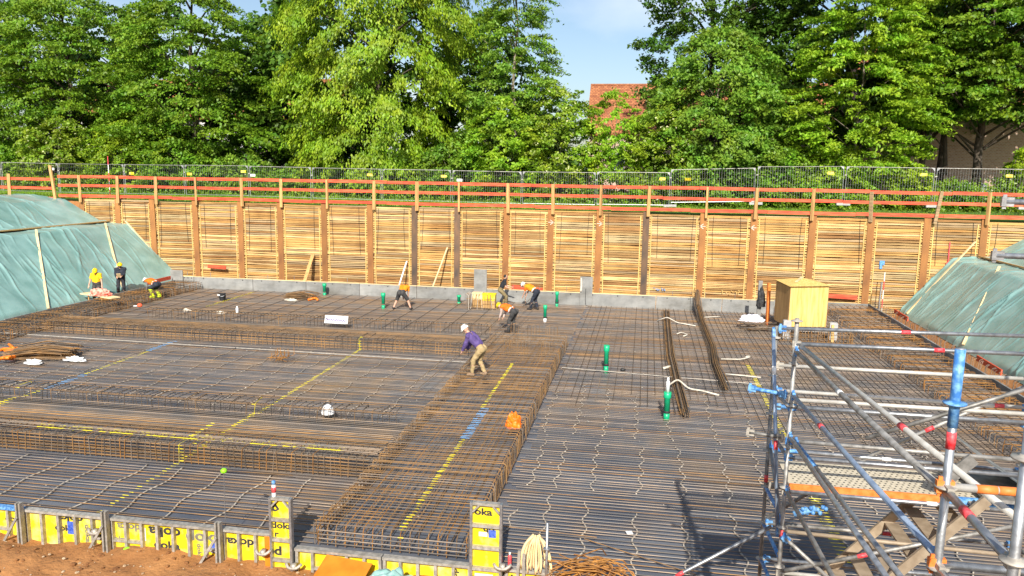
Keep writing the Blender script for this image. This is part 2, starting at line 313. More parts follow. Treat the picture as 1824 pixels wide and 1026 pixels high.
# ------------------------------------------------------------------ shoring wall: piles and timber bays
PX = [-33.5, -31.1, -28.76, -26.02, -23.2, -20.72, -18.04, -15.28, -12.71, -10.25, -7.52, -5.04, -2.43, .07, 2.99, 5.58, 8.47, 11.32, 14.0, 16.62, 19.3]
WY = 42.0
DARK = {8: 1, 9: 1, 13: 1, 12: 0}
ARW = {11: 1, 12: 1, 14: -1, 15: -1}
for i, x in enumerate(PX):
    lean = random.uniform(-.012, .012); r = empty('soldier_pile', (x, WY, -.4)); r.rotation_euler = (0, lean, 0)
    nm = 'dark_stained' if i in DARK else 'rust'
    h = 5.28+random.uniform(-.06, .1)
    m = M['piledark'] if i in (8, 9, 13) else M['pile']
    MB().box(-.165, .165, -.035, 0, 0, h).obj('flange', m, r)
    MB().box(-.01, .01, .0, .26, 0, h-.01).obj('web', m, r)
    MB().box(-.16, .16, .26, .28, 0, h-.02).obj('rear_flange', m, r)
    if i in ARW:
        s = ARW[i]; z = 4.55; a = MB()
        for p, q in (((-.13*s, z), (.15*s, z)), ((.15*s, z), (-.02*s, z+.13)), ((.15*s, z), (-.02*s, z-.13))):
            a.beam((p[0], -.037, p[1]), (q[0], -.037, q[1]), .004, .035)
        a.obj('painted_arrow', M['cream'], r)
    look = {8: 'dark brown stained', 9: 'blackened', 13: 'grey stained'}.get(i, 'rust brown')
    ex = ' with white painted arrow' if i in ARW else ''
    tag(r, f'{look} steel pile{ex} in timber wall, {ORD[i]} from the left', 'steel pile', 'soldier piles of the shoring wall')
plank_me = MB().box(-.5, .5, -.03, .03, -.5, .5).mesh('plank', M['plank'])
plank_mg = MB().box(-.5, .5, -.03, .03, -.5, .5).mesh('plank', M['plankgrey'])
# a split-edged plank variant
def rough_plank(m, sd):
    random.seed(sd); mb = MB(); n = 7; top = [.5+random.uniform(-.16, .06) for _ in range(n)]; bot = [-.5+random.uniform(-.06, .16) for _ in range(n)]
    for k in range(n):
        x = -.5+k/(n-1); mb.v += [(x, -.03, bot[k]), (x, -.03+random.uniform(-.01, .008), top[k]), (x, .03, top[k]), (x, .03, bot[k])]
    for k in range(n-1):
        a, c = k*4, k*4+4
        for q in range(4): mb._f((a+q, c+q, c+(q+1) % 4, a+(q+1) % 4))
    mb._f((0, 1, 2, 3), (n*4-1, n*4-2, n*4-3, n*4-4)); return mb.mesh('plank', m)
PLK = [plank_me, plank_mg]+[rough_plank(M['plank'], s) for s in range(4)]+[rough_plank(M['plankgrey'], 9)]
PW = [5, 1, 3, 3, 3, 3, 2]
random.seed(11)
for i in range(len(PX)-1):
    x0, x1 = PX[i]+.13, PX[i+1]-.13; w = x1-x0; r = empty('timber_lagging_bay', ((x0+x1)/2, WY+.07, -.4))
    z = .0; top = 5.2+random.uniform(-.05, .05); split = random.uniform(1.9, 2.7); big = i >= 11
    while z < top-.04:
        h = random.uniform(.075, .13) if z < split else random.uniform(.09, .17 if big else .14); h = min(h, top-z)
        me = random.choices(PLK, PW)[0]; off = random.uniform(-.03, .02) if z < split else random.uniform(-.018, .012)
        o = use('plank', me, (random.uniform(-.03, .03), off, z+h/2), (random.uniform(-.05, .05), random.gauss(0, .0075 if z < split else .005), 0), r, (w-random.uniform(0, .04), 1, h*(random.uniform(.60, .90) if z < split else random.uniform(.73, .93))))
        z += h
    for s in (-1, 1):
        for (z0, z1, dx) in ((2.35, 5.0, 0), (.4, 2.3, random.uniform(0, .03))):
            MB().beam((s*(w/2-.16-dx), -.055, z0), (s*(w/2-.16), -.055, z1), .035, .045).obj('batten', M['batten'], r)
    wd = MB(); z = .1
    while z < 5.0:
        for s in (-1, 1):
            if random.random() < .85: xx = s*(w/2-.085); wd.box(xx-.045, xx+.045, -.07, -.02, z, z+random.uniform(.035, .06))
        z += random.uniform(.10, .15)
    tag(wd.obj('wedges', M['batten'], r), kind='stuff')
    for s in (-1, 1):
        if random.random() < .8:
            xx = s*w*random.uniform(.28, .36); zb = random.uniform(2.3, 2.9)
            MB().tube([(xx+random.uniform(-.05, .05), -.06, 5.1), (xx, -.07, 4.2), (xx+random.uniform(-.1, .1), -.075, zb)], .009, 4).obj('hanging_wire', M['blackrub'], r)
    tag(r, f'bay of horizontal timber planks between steel piles, {ORD[i]} from the left', 'timber wall', 'timber bays of the shoring wall')
# loose things on the wall
def plank_thing(name, a, b_, w, h, m, label, cat):
    a = Vector(a); b_ = Vector(b_); o = MB().beam((0, 0, 0), b_-a, w, h).obj(name, m); o.location = a; tag(o, label, cat); return o
plank_thing('red_board', (-25.2, 41.7, 1.05), (-24.05, 41.7, 1.0), .05, .2, M['redboard'], 'short red board fixed low on the timber wall at left', 'board')
plank_thing('red_board', (-7.0, 41.4, .62), (-5.3, 41.4, .5), .05, .22, M['redboard'], 'faded red board behind the workers at the grey upstand', 'board')
plank_thing('red_board', (9.0, 41.8, .78), (10.9, 41.8, .72), .05, .22, M['redboard'], 'red board on the timber wall beside the plywood box', 'board')
plank_thing('timber_board', (-18.75, 40.4, .1), (-18.7, 41.85, 1.95), .2, .04, M['post'], 'upright brown board leaning on the timber wall behind the upstand', 'board')
plank_thing('timber_batten', (-11.35, 40.3, .1), (-10.75, 41.85, 2.6), .07, .05, M['lightwood'], 'long thin pale batten leaning against the timber wall', 'batten')
plank_thing('timber_batten', (-13.2, 40.2, .1), (-13.1, 41.85, 1.75), .07, .05, M['white'], 'white narrow board leaning on the wall behind the bending man in shorts', 'batten')
sp_ = empty('survey_rod', (-36.9, 43.6, 4.8)); 
for k in range(5): MB().tube([(0, 0, k*.5), (0, 0, k*.5+.5)], .025, 8).obj('band', M['redtape'] if k % 2 == 0 else M['white'], sp_)
sp_.location = (-31.9, 42.5, 4.85); tag(sp_, 'red and white ranging rod standing behind the red guardrail', 'survey rod')
sp2 = empty('survey_rod', (11.95, 41.2, -.1))
for k in range(5): MB().tube([(0, 0, k*.45), (0, 0, k*.45+.45)], .025, 8).obj('band', M['white'] if k % 2 == 0 else M['redtape'], sp2)
tag(sp2, 'red and white ranging rod before the timber wall at the right tarpaulin', 'survey rod')
mk = MB().box(-.12, .12, -.004, 0, -.12, .1).box(-.1, .02, -.0045, -.0005, -.32, -.12); o = mk.obj('paint_mark', M['bluep']); o.location = (12.0, 41.98, 2.55); tag(o, 'blue paint mark on the timber planks at right', 'paint mark')
o = MB().beam((0, 0, 0), (0, 0, 1.1), .004, .05).ell((0, 0, 0), .1, .004, .1).obj('paint_mark', M['redtape']); o.location = (15.1, 41.97, 2.6); tag(o, 'red paint line with a blob on the timber planks above the right tarpaulin', 'paint mark')

def scrawl(x, y, z, n, w, h, m, label):
    random.seed(int(x*10)); q = MB(); 
    for k in range(n):
        xx = k*w/n; p = [(xx+random.uniform(0, .8)*w/n, 0, random.uniform(0, h)) for _ in range(3)]; q.beam(p[0], p[1], .004, .035).beam(p[1], p[2], .004, .034)
    o = q.obj('paint_mark', m); o.location = (x, y, z); tag(o, label, 'paint mark')
scrawl(.55, 41.93, .62, 5, .75, .2, M['bluep'], 'blue sprayed scrawl low on the timber wall in the middle')
scrawl(4.15, 41.93, .55, 6, 1.0, .3, M['batten'], 'yellow sprayed scrawl low on the timber wall right of the leaning bundle')
# ------------------------------------------------------------------ red guardrail along the wall
gr = empty('guardrail', (0, 41.86, 4.85)); tag(gr, 'red boarded guardrail on timber posts along the top of the pit wall', 'guardrail')
GP = [(-38.2, 0), (-35.05, 1), (-33.4, 0), (-30.9, 0), (-28.4, 0), (-25.85, 0), (-22.95, 0), (-20.55, 0), (-17.75, 0), (-15.0, 0), (-12.5, 0), (-10.1, 0), (-7.35, 0), (-4.9, 0), (-2.35, 0), (.15, 0), (3.15, 0), (5.6, 0), (8.4, 0), (11.25, 2), (14.25, 3), (16.65, 0), (19.6, 0)]
for x, k in GP:
    h = {0: 1.5, 1: 2.05, 2: 1.42, 3: 1.5}[k]; ln = {0: random.uniform(-.02, .03), 1: -.12, 2: -.05, 3: .13}[k]
    MB().beam((x, -.04 if k != 2 else .05, -.25), (x+ln*h, -.03, h-.14), .1 if k != 2 else .16, .16 if k != 2 else .12).obj('post', M['post'] if k not in (2, 3) else M['plankgrey'], gr)
def rail(x0, x1, z0, z1, hh):
    MB().beam((x0, .05, z0), (x1, .05, z1), .03, hh).obj('board', M['redboard'], gr)
for lv, (zz, hh) in enumerate(((1.27, .17), (.74, .16), (.13, .18))):
    x = -34.9
    while x < 21:
        x2 = x+random.uniform(3.6, 4.6); rail(x, x2-.02, zz+random.uniform(-.02, .03)-.0*(x > 0), zz+random.uniform(-.02, .03), hh); x = x2
    rail(-46, -35.1, zz-.18, zz-.2, hh)

# ------------------------------------------------------------------ mobile fence panels
FX = [-47, -42.5, -38.2, -33.42, -29.13, -24.7, -20.51, -15.96, -11.56, -7.28, -2.88, 1.39, 6.15, 10.83, 15.48, 20.1, 24.7]
FZ = [6.95, 6.95, 6.9, 6.9, 6.92, 6.95, 6.91, 6.88, 6.88, 6.85, 6.88, 6.95, 7.28, 7.44, 7.42, 7.42, 7.42]
FY = 46.0
TAGS = {1: [.9], 3: [.12], 4: [.07, .93], 5: [.05], 6: [.84], 7: [.9], 8: [.1], 10: [.9], 11: [.2, -1], 12: [.85], 13: [.88], 14: [.8]}
for i in range(len(FX)-1):
    x0, x1 = FX[i]+.06, FX[i+1]-.06; w = x1-x0; zt = (FZ[i]+FZ[i+1])/2-.03; r = empty('fence_panel', (x0, FY, zt-2.0)); H_ = 2.0; sl_ = math.atan2(FZ[i+1]-FZ[i], w)*.5; r.rotation_euler = (0, -sl_, random.uniform(-.008, .008))
    for xx in (0, w): MB().tube([(xx, 0, -.12), (xx, 0, H_)], .021, 8).obj('upright', M['zinc'], r)
    MB().tube([(0, 0, H_-.02), (w, 0, H_-.02)], .019, 8).obj('top_rail', M['zincdull'], r); MB().tube([(0, 0, .12), (w, 0, .12)], .021, 8).obj('bottom_rail', M['zinc'], r)
    wm = MB(); k = .12
    while k < w: wm.tube([(k, 0, .12), (k, 0, H_-.02)], .0032, 3, caps=False); k += .135
    for zz in (.55, 1.0, 1.45, 1.75): wm.tube([(0, 0, zz), (w, 0, zz)], .004, 3, caps=False)
    tag(wm.obj('wire_mesh', M['zinc'], r), kind='stuff')
    for xx in (0, w): MB().quad((xx, -.026, H_-.02), (xx+(.16 if xx == 0 else -.16), -.026, H_-.02), (xx, -.026, H_-.2)).obj('corner_gusset', M['zinc'], r)
    MB().box(-.42, .3, -.12, .12, -.14, .0).obj('concrete_foot', M['concrete'], r)
    MB().box(-.1, .02, -.05, -.03, 1.5, 1.56).obj('clamp', M['frame'], r)
    for t_ in TAGS.get(i, []):
        if t_ < 0: t_ = .2
        MB().box(w*t_-.17, w*t_+.17, -.03, -.022, 1.55-(.2 if t_ < .3 else 0), 1.70-(.2 if t_ < .3 else 0)).obj('tag', M['white'] if i in (1, 5, 8) else M['dokaw'], r)
    tag(r, f'galvanised mesh fence panel in front of the trees, {ORD[i]} from the left', 'fence panel', 'mobile fence panels behind the guardrail')

# ------------------------------------------------------------------ tarpaulins on the slopes
def tarp(name, prof, y0, y1, label, seed, nwr, sgn):
    rg = np.random.default_rng(seed); P = np.array(prof, float); seg = np.r_[0, np.cumsum(np.linalg.norm(np.diff(P, axis=0), axis=1))]; Ltot = seg[-1]
    ns = int(Ltot/.09)+2; nt_ = int((y1-y0)/.05); s = np.linspace(0, Ltot, ns); t = np.linspace(y0, y1, nt_); S, T = np.meshgrid(s, t)
    X = np.interp(S, seg, P[:, 0]); Z = np.interp(S, seg, P[:, 1])
    D = np.zeros_like(S)
    for _ in range(nwr):
        tc0 = rg.uniform(y0-1, y1+1); sl0 = rg.normal(.18*sgn, .22); cv = rg.normal(0, .03); a = rg.uniform(.01, .05); wd = rg.uniform(.025, .075); sc = rg.uniform(0, Ltot); sL = rg.uniform(.6, 2.6)
        c = tc0+sl0*(S-sc)+cv*(S-sc)**2+.05*np.sin(S*rg.uniform(1, 4)+rg.uniform(0, 6))
        D += a*np.exp(-((T-c)/wd)**2)*np.exp(-((S-sc)/sL)**4)
    D += .04*np.sin(T*.9+1.3*np.sin(S*.8))+.015*np.sin(T*2.1+S*1.1+seed)
    nx_ = -np.gradient(np.interp(s, seg, P[:, 1]), s); nz_ = np.gradient(np.interp(s, seg, P[:, 0]), s); nn = np.sqrt(nx_**2+nz_**2); nx_, nz_ = nx_/nn, nz_/nn
    if nz_.mean() < 0: nx_, nz_ = -nx_, -nz_
    D = np.clip(D+.07, .03, .4)
    edge = np.minimum(1, np.minimum(S, Ltot-S)/.25)
    V = np.stack([X+nx_[None]*D*edge, T+0*S, Z+nz_[None]*D*edge+.035], -1).reshape(-1, 3)
    o = link(name, np_mesh(name, V, grid_faces(ns, nt_), M['tarp'], True)); tag(o, label, 'tarpaulin'); return o
tarp('tarpaulin', [(-27.25, .02), (-30.5, 3.28), (-31.9, 3.34)], 14, 42.1, 'large blue-green tarpaulin covering the lower left slope of the pit', 1, 150, 1)
tarp('tarpaulin', [(-31.7, 3.45), (-32.4, 3.42), (-34.6, 4.62), (-36.6, 4.9), (-38.2, 4.9)], 14, 42.0, 'blue-green tarpaulin on the upper left slope above the batten', 2, 90, 1)
tarp('tarpaulin', [(13.0, -.08), (15.35, 2.75), (16.6, 2.88)], 16, 41.9, 'blue-green tarpaulin covering the lower right slope of the pit', 3, 160, -1)
tarp('tarpaulin', [(16.5, 2.95), (16.95, 2.92), (18.6, 3.9), (20.8, 4.95)], 16, 41.9, 'blue-green tarpaulin on the upper right slope below the guardrail', 4, 100, -1)
def slope_batten(side, ya, yb, lab, w=.09, t0=0., t1=1.):
    A, B = ((-27.3, .12), (-30.6, 3.45)) if side < 0 else ((13.05, .08), (15.5, 2.98))
    p = Vector((A[0]+(B[0]-A[0])*t0, ya, A[1]+(B[1]-A[1])*t0+.08)); q = Vector((A[0]+(B[0]-A[0])*t1, yb, A[1]+(B[1]-A[1])*t1+.08))
    plank_thing('slope_batten', p, q, w, .05, M['lightwood'] if w < .15 else M['post'], lab, 'batten')
slope_batten(-1, 41.9, 42.0, 'pale batten along the right border of the left tarpaulin', .1)
slope_batten(-1, 36.9, 40.2, 'pale batten on left tarpaulin running down to the man in the dark jacket', .1)
slope_batten(-1, 31.6, 35.0, 'pale batten across the middle of the left tarpaulin', .1)
slope_batten(-1, 28.5, 29.9, 'broad brown plank lying on the left tarpaulin near its lower corner', .24, 0, .9)
slope_batten(-1, 26.8, 27.9, 'pale plank at the left border of the photo on the left tarpaulin', .16, 0, .8)
plank_thing('ridge_batten', (-31.75, 24, 3.5), (-31.75, 33.5, 3.5), .09, .06, M['plankgrey'], 'nearer long batten pinning the seam between the two left tarpaulins', 'batten')
plank_thing('ridge_batten', (-31.75, 33.6, 3.5), (-31.72, 42.0, 3.5), .09, .06, M['post'], 'far long batten pinning the seam between the two left tarpaulins', 'batten')
slope_batten(1, 40.9, 41.6, 'pale batten along the upper border of the right tarpaulin', .1, .0, 1.25)
slope_batten(1, 33.8, 37.2, 'pale batten across the middle of the right tarpaulin', .1)
slope_batten(1, 27.6, 30.6, 'pale batten on the right tarpaulin nearest the scaffold', .1)
plank_thing('ridge_batten', (16.5, 30, 3.05), (16.4, 41.8, 3.05), .09, .06, M['post'], 'long batten pinning the seam of the right tarpaulins', 'batten')

# ------------------------------------------------------------------ grey upstand boards round the slab
SE = [-25.6, -24.9, -21.33, -18.19, -15.11, -11.9, -8.75, -6.0, -3.15, .72, 3.99, 6.5]
for i in range(len(SE)-1):
    a, b_ = SE[i]+.012, SE[i+1]-.012; o = empty('upstand_board', ((a+b_)/2, 39.75, 0)); w = b_-a
    MB().box(-w/2, w/2, -.03, .03, .0, .69).obj('board', M['greyboard'], o); MB().box(-w/2-.005, w/2+.005, -.035, .05, .692, .72).obj('top_strip', M['lightwood'], o)
    for k in range(2): MB().tube([(-w/4+k*w/2, .2, .0), (-w/4+k*w/2, .2, .95)], .012, 6).obj('anchor_rod', M['zinc'], o)
    for k in range(3): MB().tube([(-w/3+k*w/3, -.034, .62), (-w/3+k*w/3, -.045, .62)], .03, 8).obj('screw_washer', M['blackrub'], o)
    tag(o, f'grey fibre board of the slab upstand along the back wall, {ORD[i]} from the left', 'board', 'grey upstand boards')
for x, wd_, h, lab in ((-8.4, .68, 1.74, 'tall grey board standing above the upstand left of the black-shirted man'), (-2.83, .64, 1.56, 'tall grey board with a cable standing against the upstand in mid wall'), (-25.9, .75, 1.05, 'dark grey board at the far left corner of the slab')):
    o = empty('tall_board', (x, 39.66, 0)); MB().box(-wd_/2, wd_/2, -.025, .025, 0, h).obj('board', M['greyboard'], o)
    if x == -2.83:
        MB().tube([(-.02, -.04, .95), (-.03, -.05, .4), (.0, -.05, .08), (.2, -.06, .03)], .012, 5, .06).obj('cable', M['blackrub'], o)
        MB().tube([(-.27, -.04, 1.5), (-.25, -.05, 1.1), (-.27, -.05, .8)], .05, 7).obj('cloth', M['cream'], o)
    tag(o, lab, 'board')
eb = empty('edge_board', (-26.02, 26, 0)); 
for k in range(9): MB().box(-.03, .03, -13.3+k*3.0, -13.3+k*3.0+2.96, 0, .47+random.uniform(0, .02)).obj('board', M['greyboard'], eb)
tag(eb, 'long grey edge boarding along the left side of the slab', 'edge boarding')
eb = empty('edge_board', (11.47, 27, 0))
for k in range(10): MB().box(-.03, .03, -14.2+k*2.9, -14.2+k*2.9+2.86, 0, .42+random.uniform(0, .02)).obj('board', M['greyboard'], eb)
tag(eb, 'long grey edge boarding along the right side of the slab', 'edge boarding')
eb = empty('edge_board', (9, 41.77, 0)); MB().box(-2.4, .0, -.03, .03, 0, .42).obj('board', M['greyboard'], eb); MB().box(.02, 2.44, -.03, .03, 0, .42).obj('board', M['greyboard'], eb)
tag(eb, 'grey edge boarding in the far right corner of the slab', 'edge boarding')
for i, (x, y, lab) in enumerate(((-26.15, 38.4, 'red-brown plank on edge on the far left slab border'), (11.75, 37.6, 'red-brown plank on edge on the far right slab border'), (11.75, 28.2, 'red-brown plank on edge on the right slab border near the scaffold'))):
    plank_thing('edge_plank', (x, y-1.0, .62), (x+.02, y+1.0, .64), .05, .2, M['redboard'], lab, 'plank')

# ------------------------------------------------------------------ reinforcement
def bar_me(m, r, n=5): return MB().tube([(-.5, 0, 0), (.5, 0, 0)], r, n).mesh('rebar', m)
BD = bar_me(M['rebardark'], .0095)
BX, BXr = bar_me(M['rebar'], .0095), bar_me(M['rust'], .0095)
BT, BTr = bar_me(M['rebar'], .012), bar_me(M['rust'], .012)
def bar(parent, a, b_, me):
    a, b_ = Vector(a), Vector(b_); d = b_-a; o = bpy.data.objects.new('rebar', me); COL.objects.link(o)
    o.location = (a+b_)/2; o.rotation_mode = 'QUATERNION'; o.rotation_quaternion = d.to_track_quat('X', 'Z'); o.scale = (d.length, 1, 1); o.parent = parent; return o
random.seed(5)
rm = empty('reinforcement_mat'); tag(rm, 'flat mat of steel bars on dark foil right of the beam cage', 'rebar mat')
lm = empty('reinforcement_mat'); tag(lm, 'flat mat of steel bars on dark foil left of the beam cage', 'rebar mat')
y = 12.78
while y < 39.6:
    jy = lambda: random.gauss(0, .022)
    bar(rm, (-2.75+random.uniform(-.2, .2), y+jy(), .075), (11.2, y+jy(), .075), random.choice([BX, BX, BX, BXr]))
    bar(lm, (-25.7, y+jy(), .075), (-5.9+random.uniform(0, .3) if y < 30.3 else -2.8, y+jy(), .075), random.choice([BX, BX, BX, BXr])); y += .148
x = -2.55
while x < 11.1:
    dx = .26 if x < 3.2 else (.19 if x < 9.5 else .4); y0 = (22.6 if x < 3.4 else 20.6 if x < 6 else 19.4)+random.choice([0, .5, 1.0])+random.uniform(-.3, .3)
    bar(rm, (x+random.gauss(0, .02), y0, .098), (x+random.gauss(0, .02), 39.6 if x < 6.6 else 41.6, .098), random.choice([BD, BD, BX])); x += dx
for x in np.arange(-25.4, -6, .9): bar(lm, (x+random.gauss(0, .03), 31.6, .098), (x+random.gauss(0, .03), 39.6, .098), BD)
for yy in np.arange(39.8, 41.7, .15): bar(rm, (6.8, yy, .075), (11.2, yy, .075), BXr)
# wavy spacer strips under the bars
def wavy(parent, x, y0, y1, amp=.055, wl=.8, seg=0):
    n = int((y1-y0)/.11); ph = random.uniform(0, 6); pts = []
    for k in range(n+1):
        yy = y0+(y1-y0)*k/n; pts.append((x+amp*math.sin(2*math.pi*yy/wl+ph)+.04*math.sin(yy*.9+ph*2), yy, .035))
    MB().tube(pts, .0165, 5).obj('spacer_strip', M['spacer'], parent, True)
for x in (-2.42, -1.72, -.92, .02, .98, 2.0, 3.0, 4.0, 5.0, 6.0, 7.0, 8.0):
    wavy(rm, x, 12.8, random.uniform(15.0, 16.2)); wavy(rm, x+random.uniform(-.12, .12), 16.3, random.uniform(19.2, 19.8), .06); wavy(rm, x+random.uniform(-.1, .1), 19.9, random.uniform(23, 25), .06)
for k, x in enumerate(np.arange(-24.5, -6.2, 1.02)):
    wavy(lm, x, 12.85, 15.7, .06, 1.5); wavy(lm, x+random.uniform(-.1, .1), 20.2, 23.4, .05, 1.2); wavy(lm, x+random.uniform(-.1, .1), 23.7, 27.2, .05, 1.2)
for a, b_ in (((-25.6, 27.0, .09), (-15.1, 26.62, .12)), ((-15.05, 26.63, .12), (-5.9, 26.5, .11))):
    o = plank_thing('marking_strip', a, b_, .07, .012, M['spacer'], 'thin pale strip laid across the bars left of the cage, ' + ('left half' if a[0] < -20 else 'right half'), 'strip')
plank_thing('marking_strip', (-2.65, 26.5, .12), (4.0, 25.8, .12), .05, .012, M['spacer'], 'thin pale strip laid across the bars right of the cage', 'strip')

db = MB()
for _ in range(900):
    x = random.uniform(-25.5, 11); y = random.choice([random.uniform(12.8, 39.5), random.uniform(19.5, 27.3)]); s_ = random.uniform(.012, .05); a = random.uniform(0, 3.1); zz_ = random.choice([.012, .09])
    dx, dy = math.cos(a)*s_, math.sin(a)*s_; w_ = random.uniform(.2, .6); db.quad((x-dx, y-dy, zz_), (x+dy*w_, y-dx*w_, zz_+.006), (x+dx, y+dy, zz_+.01), (x-dy*w_, y+dx*w_, zz_+.004))
tag(db.obj('debris', M['spacer']), 'small pale scraps and chips scattered over the bars', 'debris', kind='stuff')
for _ in range(7):
    x, y, a = random.uniform(-24, 8), random.uniform(13.5, 38), random.uniform(-.5, .5); p = rm if x > -2 else lm
    bar(p, (x, y, .12), (x+2.2*math.cos(a), y+2.2*math.sin(a), .12), BXr)
def stir(m, pts, r=.008, fil=.05): return MB().tube(pts, r, 5, fil).mesh('stirrup', m)
# central beam cage
cg = empty('beam_cage'); tag(cg, 'long rusty reinforcement cage running from the formwork to the back', 'rebar cage')
sa = [stir(m, [(-5.78, 0, .05), (-5.8, 0, .47), (-2.86, 0, .5), (-2.84, 0, .05)], .0095, .07) for m in (M['rebar'], M['rust'], M['rust'])]
y = 12.78
while y < 30.2:
    use('stirrup', random.choice(sa), (random.gauss(0, .02), y, random.gauss(0, .008)), (random.gauss(0, .03), 0, random.gauss(0, .002)), cg); y += random.uniform(.11, .135)
k = 0
for x in np.arange(-5.72, -2.85, .175):
    k += 1; right = x > -4.3; y0 = 12.72+.02*(k % 3); ye = random.uniform(29.4, 30.4) if right or k % 3 == 0 else random.uniform(14.2, 16)
    MB().tube([(x, y0, .06), (x+.01, y0, .46), (x+random.gauss(0, .02), ye, .475)], .0105, 5, .1).obj('longitudinal_bar', random.choice([M['rust'], M['rustor']]), cg)
for x in np.arange(-5.7, -2.8, .24): bar(cg, (x, 12.75, .12), (x, 30.2, .12), BTr)
for z in (.16, .26, .36):
    for x in (-5.75, -2.89): bar(cg, (x, 12.75, z), (x, 30.3, z), BTr)
for z in (.12, .2, .28, .36):
    bar(cg, (-5.7, 12.71, z), (-2.9, 12.71, z), BT)
for x0, x1, y1 in ((-5.75, -5.5, 38.2), (-5.6, -5.2, 37.4), (-5.2, -4.8, 33), (-6.4, -6.0, 34), (-6.7, -6.35, 33)):
    bar(cg, (x0, 21.5 if x0 < -6 else 24, .53), (x1, y1, .56), BT)
us = [stir(m, [(-.07, 0, .1), (-.07, 0, .72), (.07, 0, .72), (.07, 0, .1)], .0075, .05) for m in (M['rebar'], M['rust'])]
for yy, n in ((30.6, 22), (27.9, 26)):
    for k in range(n): use('stirrup', random.choice(us), (random.uniform(-5.4, -3.0), yy+random.gauss(0, .12), random.uniform(-.05, .08)), (0, 0, random.gauss(.1, .4)), cg)

# transverse beams on the left
def row(parent, xa, xb, y, prof, step, m, jit=.02, tilt=.05, r=.008):
    me = [stir(q, prof, r, .05) for q in m]; x = xa
    while x < xb:
        use('stirrup', random.choice(me), (x, y+random.gauss(0, jit), random.gauss(0, .008)), (random.gauss(0, tilt*.4), random.gauss(0, tilt), random.gauss(0, tilt)), parent); x += random.gauss(step, step*.15)
ca = empty('beam_cage'); tag(ca, 'wide rusty beam cage lying across the slab left of the main cage, nearest the formwork', 'rebar cage')
row(ca, -23.9, -5.9, 15.9, [(0, 0, .03), (0, 0, .5), (0, .95, .5), (0, .95, .42)], .15, (M['rust'], M['rebar'], M['rustor']))
for k, yy in enumerate(np.arange(16.25, 17.45, .12)): bar(ca, (-24, yy+random.gauss(0, .01), .515+.02*(k % 2)), (-5.8, yy+random.gauss(0, .015), .515+.02*(k % 2)), BTr if k > 2 else BT)
for z in (.08, .15, .22, .29, .37, .45): bar(ca, (-24, 15.93, z), (-5.9, 15.93, z), BTr)
for z in (.12, .3):
    for yy in np.arange(16.1, 17.4, .2): bar(ca, (-24, yy, z), (-5.9, yy, z), BT)
for yy in np.arange(17.5, 19.4, .135): bar(ca, (-24, yy, .14), (-5.9, yy, .14), BT)
row(ca, -23.8, -6.3, 19.4, [(0, 0, .03), (0, 0, .43), (0, .6, .43), (0, .6, .38)], .17, (M['rebardark'], M['rebardark'], M['rust']), .03, .09, .0095)
bar(ca, (-24, 19.42, .40), (-6.4, 19.4, .40), BTr)
cb = empty('beam_cage'); tag(cb, 'wide beam cage lying across the slab at the back left, behind the pale strip', 'rebar cage')
row(cb, -24.0, -6.2, 27.6, [(0, 0, .03), (0, 0, .5), (0, .9, .5), (0, .9, .42)], .17, (M['rust'], M['rebardark']), .03, .06, .011)
for k, yy in enumerate(np.arange(27.8, 28.9, .17)): bar(cb, (-24.2, yy, .52), (-6.2, yy, .52), BTr)
for z in (.1, .2, .3, .4): bar(cb, (-24.2, 27.62, z), (-6.2, 27.62, z), BTr)
for yy in np.arange(29.0, 31.0, .16): bar(cb, (-24, yy, .15), (-6.2, yy, .15), BT)
row(cb, -21.8, -6.0, 31.15, [(0, 0, .03), (0, 0, .52), (0, .35, .52), (0, .35, .42)], .17, (M['rebardark'], M['rebardark'], M['rust']), .03, .06, .011)
bar(cb, (-22, 31.2, .5), (-6.2, 31.2, .5), BTr); bar(cb, (-22, 31.5, .53), (-6.2, 31.5, .53), BTr)
# edge beams
el = empty('edge_cage'); tag(el, 'rusty reinforcement cage along the left slab edge below the tarpaulin', 'rebar cage')
se = [stir(m, [(-1.5, 0, .04), (-1.5, 0, .47), (.0, 0, .47), (.0, 0, .04), (-1.3, 0, .04)], .0095, .06) for m in (M['rebar'], M['rust'], M['rustor'])]
y = 20.0
while y < 39.5: use('stirrup', random.choice(se), (-24.35+random.gauss(0, .05), y, random.gauss(0, .015)), (random.gauss(0, .05), random.gauss(0, .03), random.gauss(0, .03)), el); y += .16
for x in np.arange(-25.8, -24.3, .17): bar(el, (x, 19.5, .49), (x, 39.6, .49), random.choice([BTr, BT]))
for z in (.1, .2, .3, .4): bar(el, (-24.35, 19.5, z), (-24.35, 39.6, z), BTr)
er = empty('edge_cage'); tag(er, 'rusty reinforcement cage along the right slab edge below the tarpaulin', 'rebar cage')
se = [stir(m, [(-1.05, 0, .05), (-1.05, 0, .34), (1.05, 0, .36), (1.05, 0, .05)], .0095, .06) for m in (M['rust'], M['rustor'], M['rebar'])]
y = 18.0
while y < 41.5: use('stirrup', random.choice(se), (10.25+random.gauss(0, .06), y, random.gauss(0, .02)), (random.gauss(0, .05), random.gauss(0, .02), random.gauss(0, .02)), er); y += .155
for x in np.arange(9.3, 11.3, .3): bar(er, (x, 17.5, .37), (x, 41.6, .37), BTr)
sv = MB().tube([(0, 0, 0), (0, 0, .62), (.1, 0, .66)], .0095, 5, .04).mesh('starter_bar', M['rebar'])
y = 18.2
while y < 41.5: use('starter_bar', sv, (11.56, y, .05+random.gauss(0, .03)), (random.gauss(0, .06), random.gauss(0, .06), random.gauss(0, .3)), er); y += .19

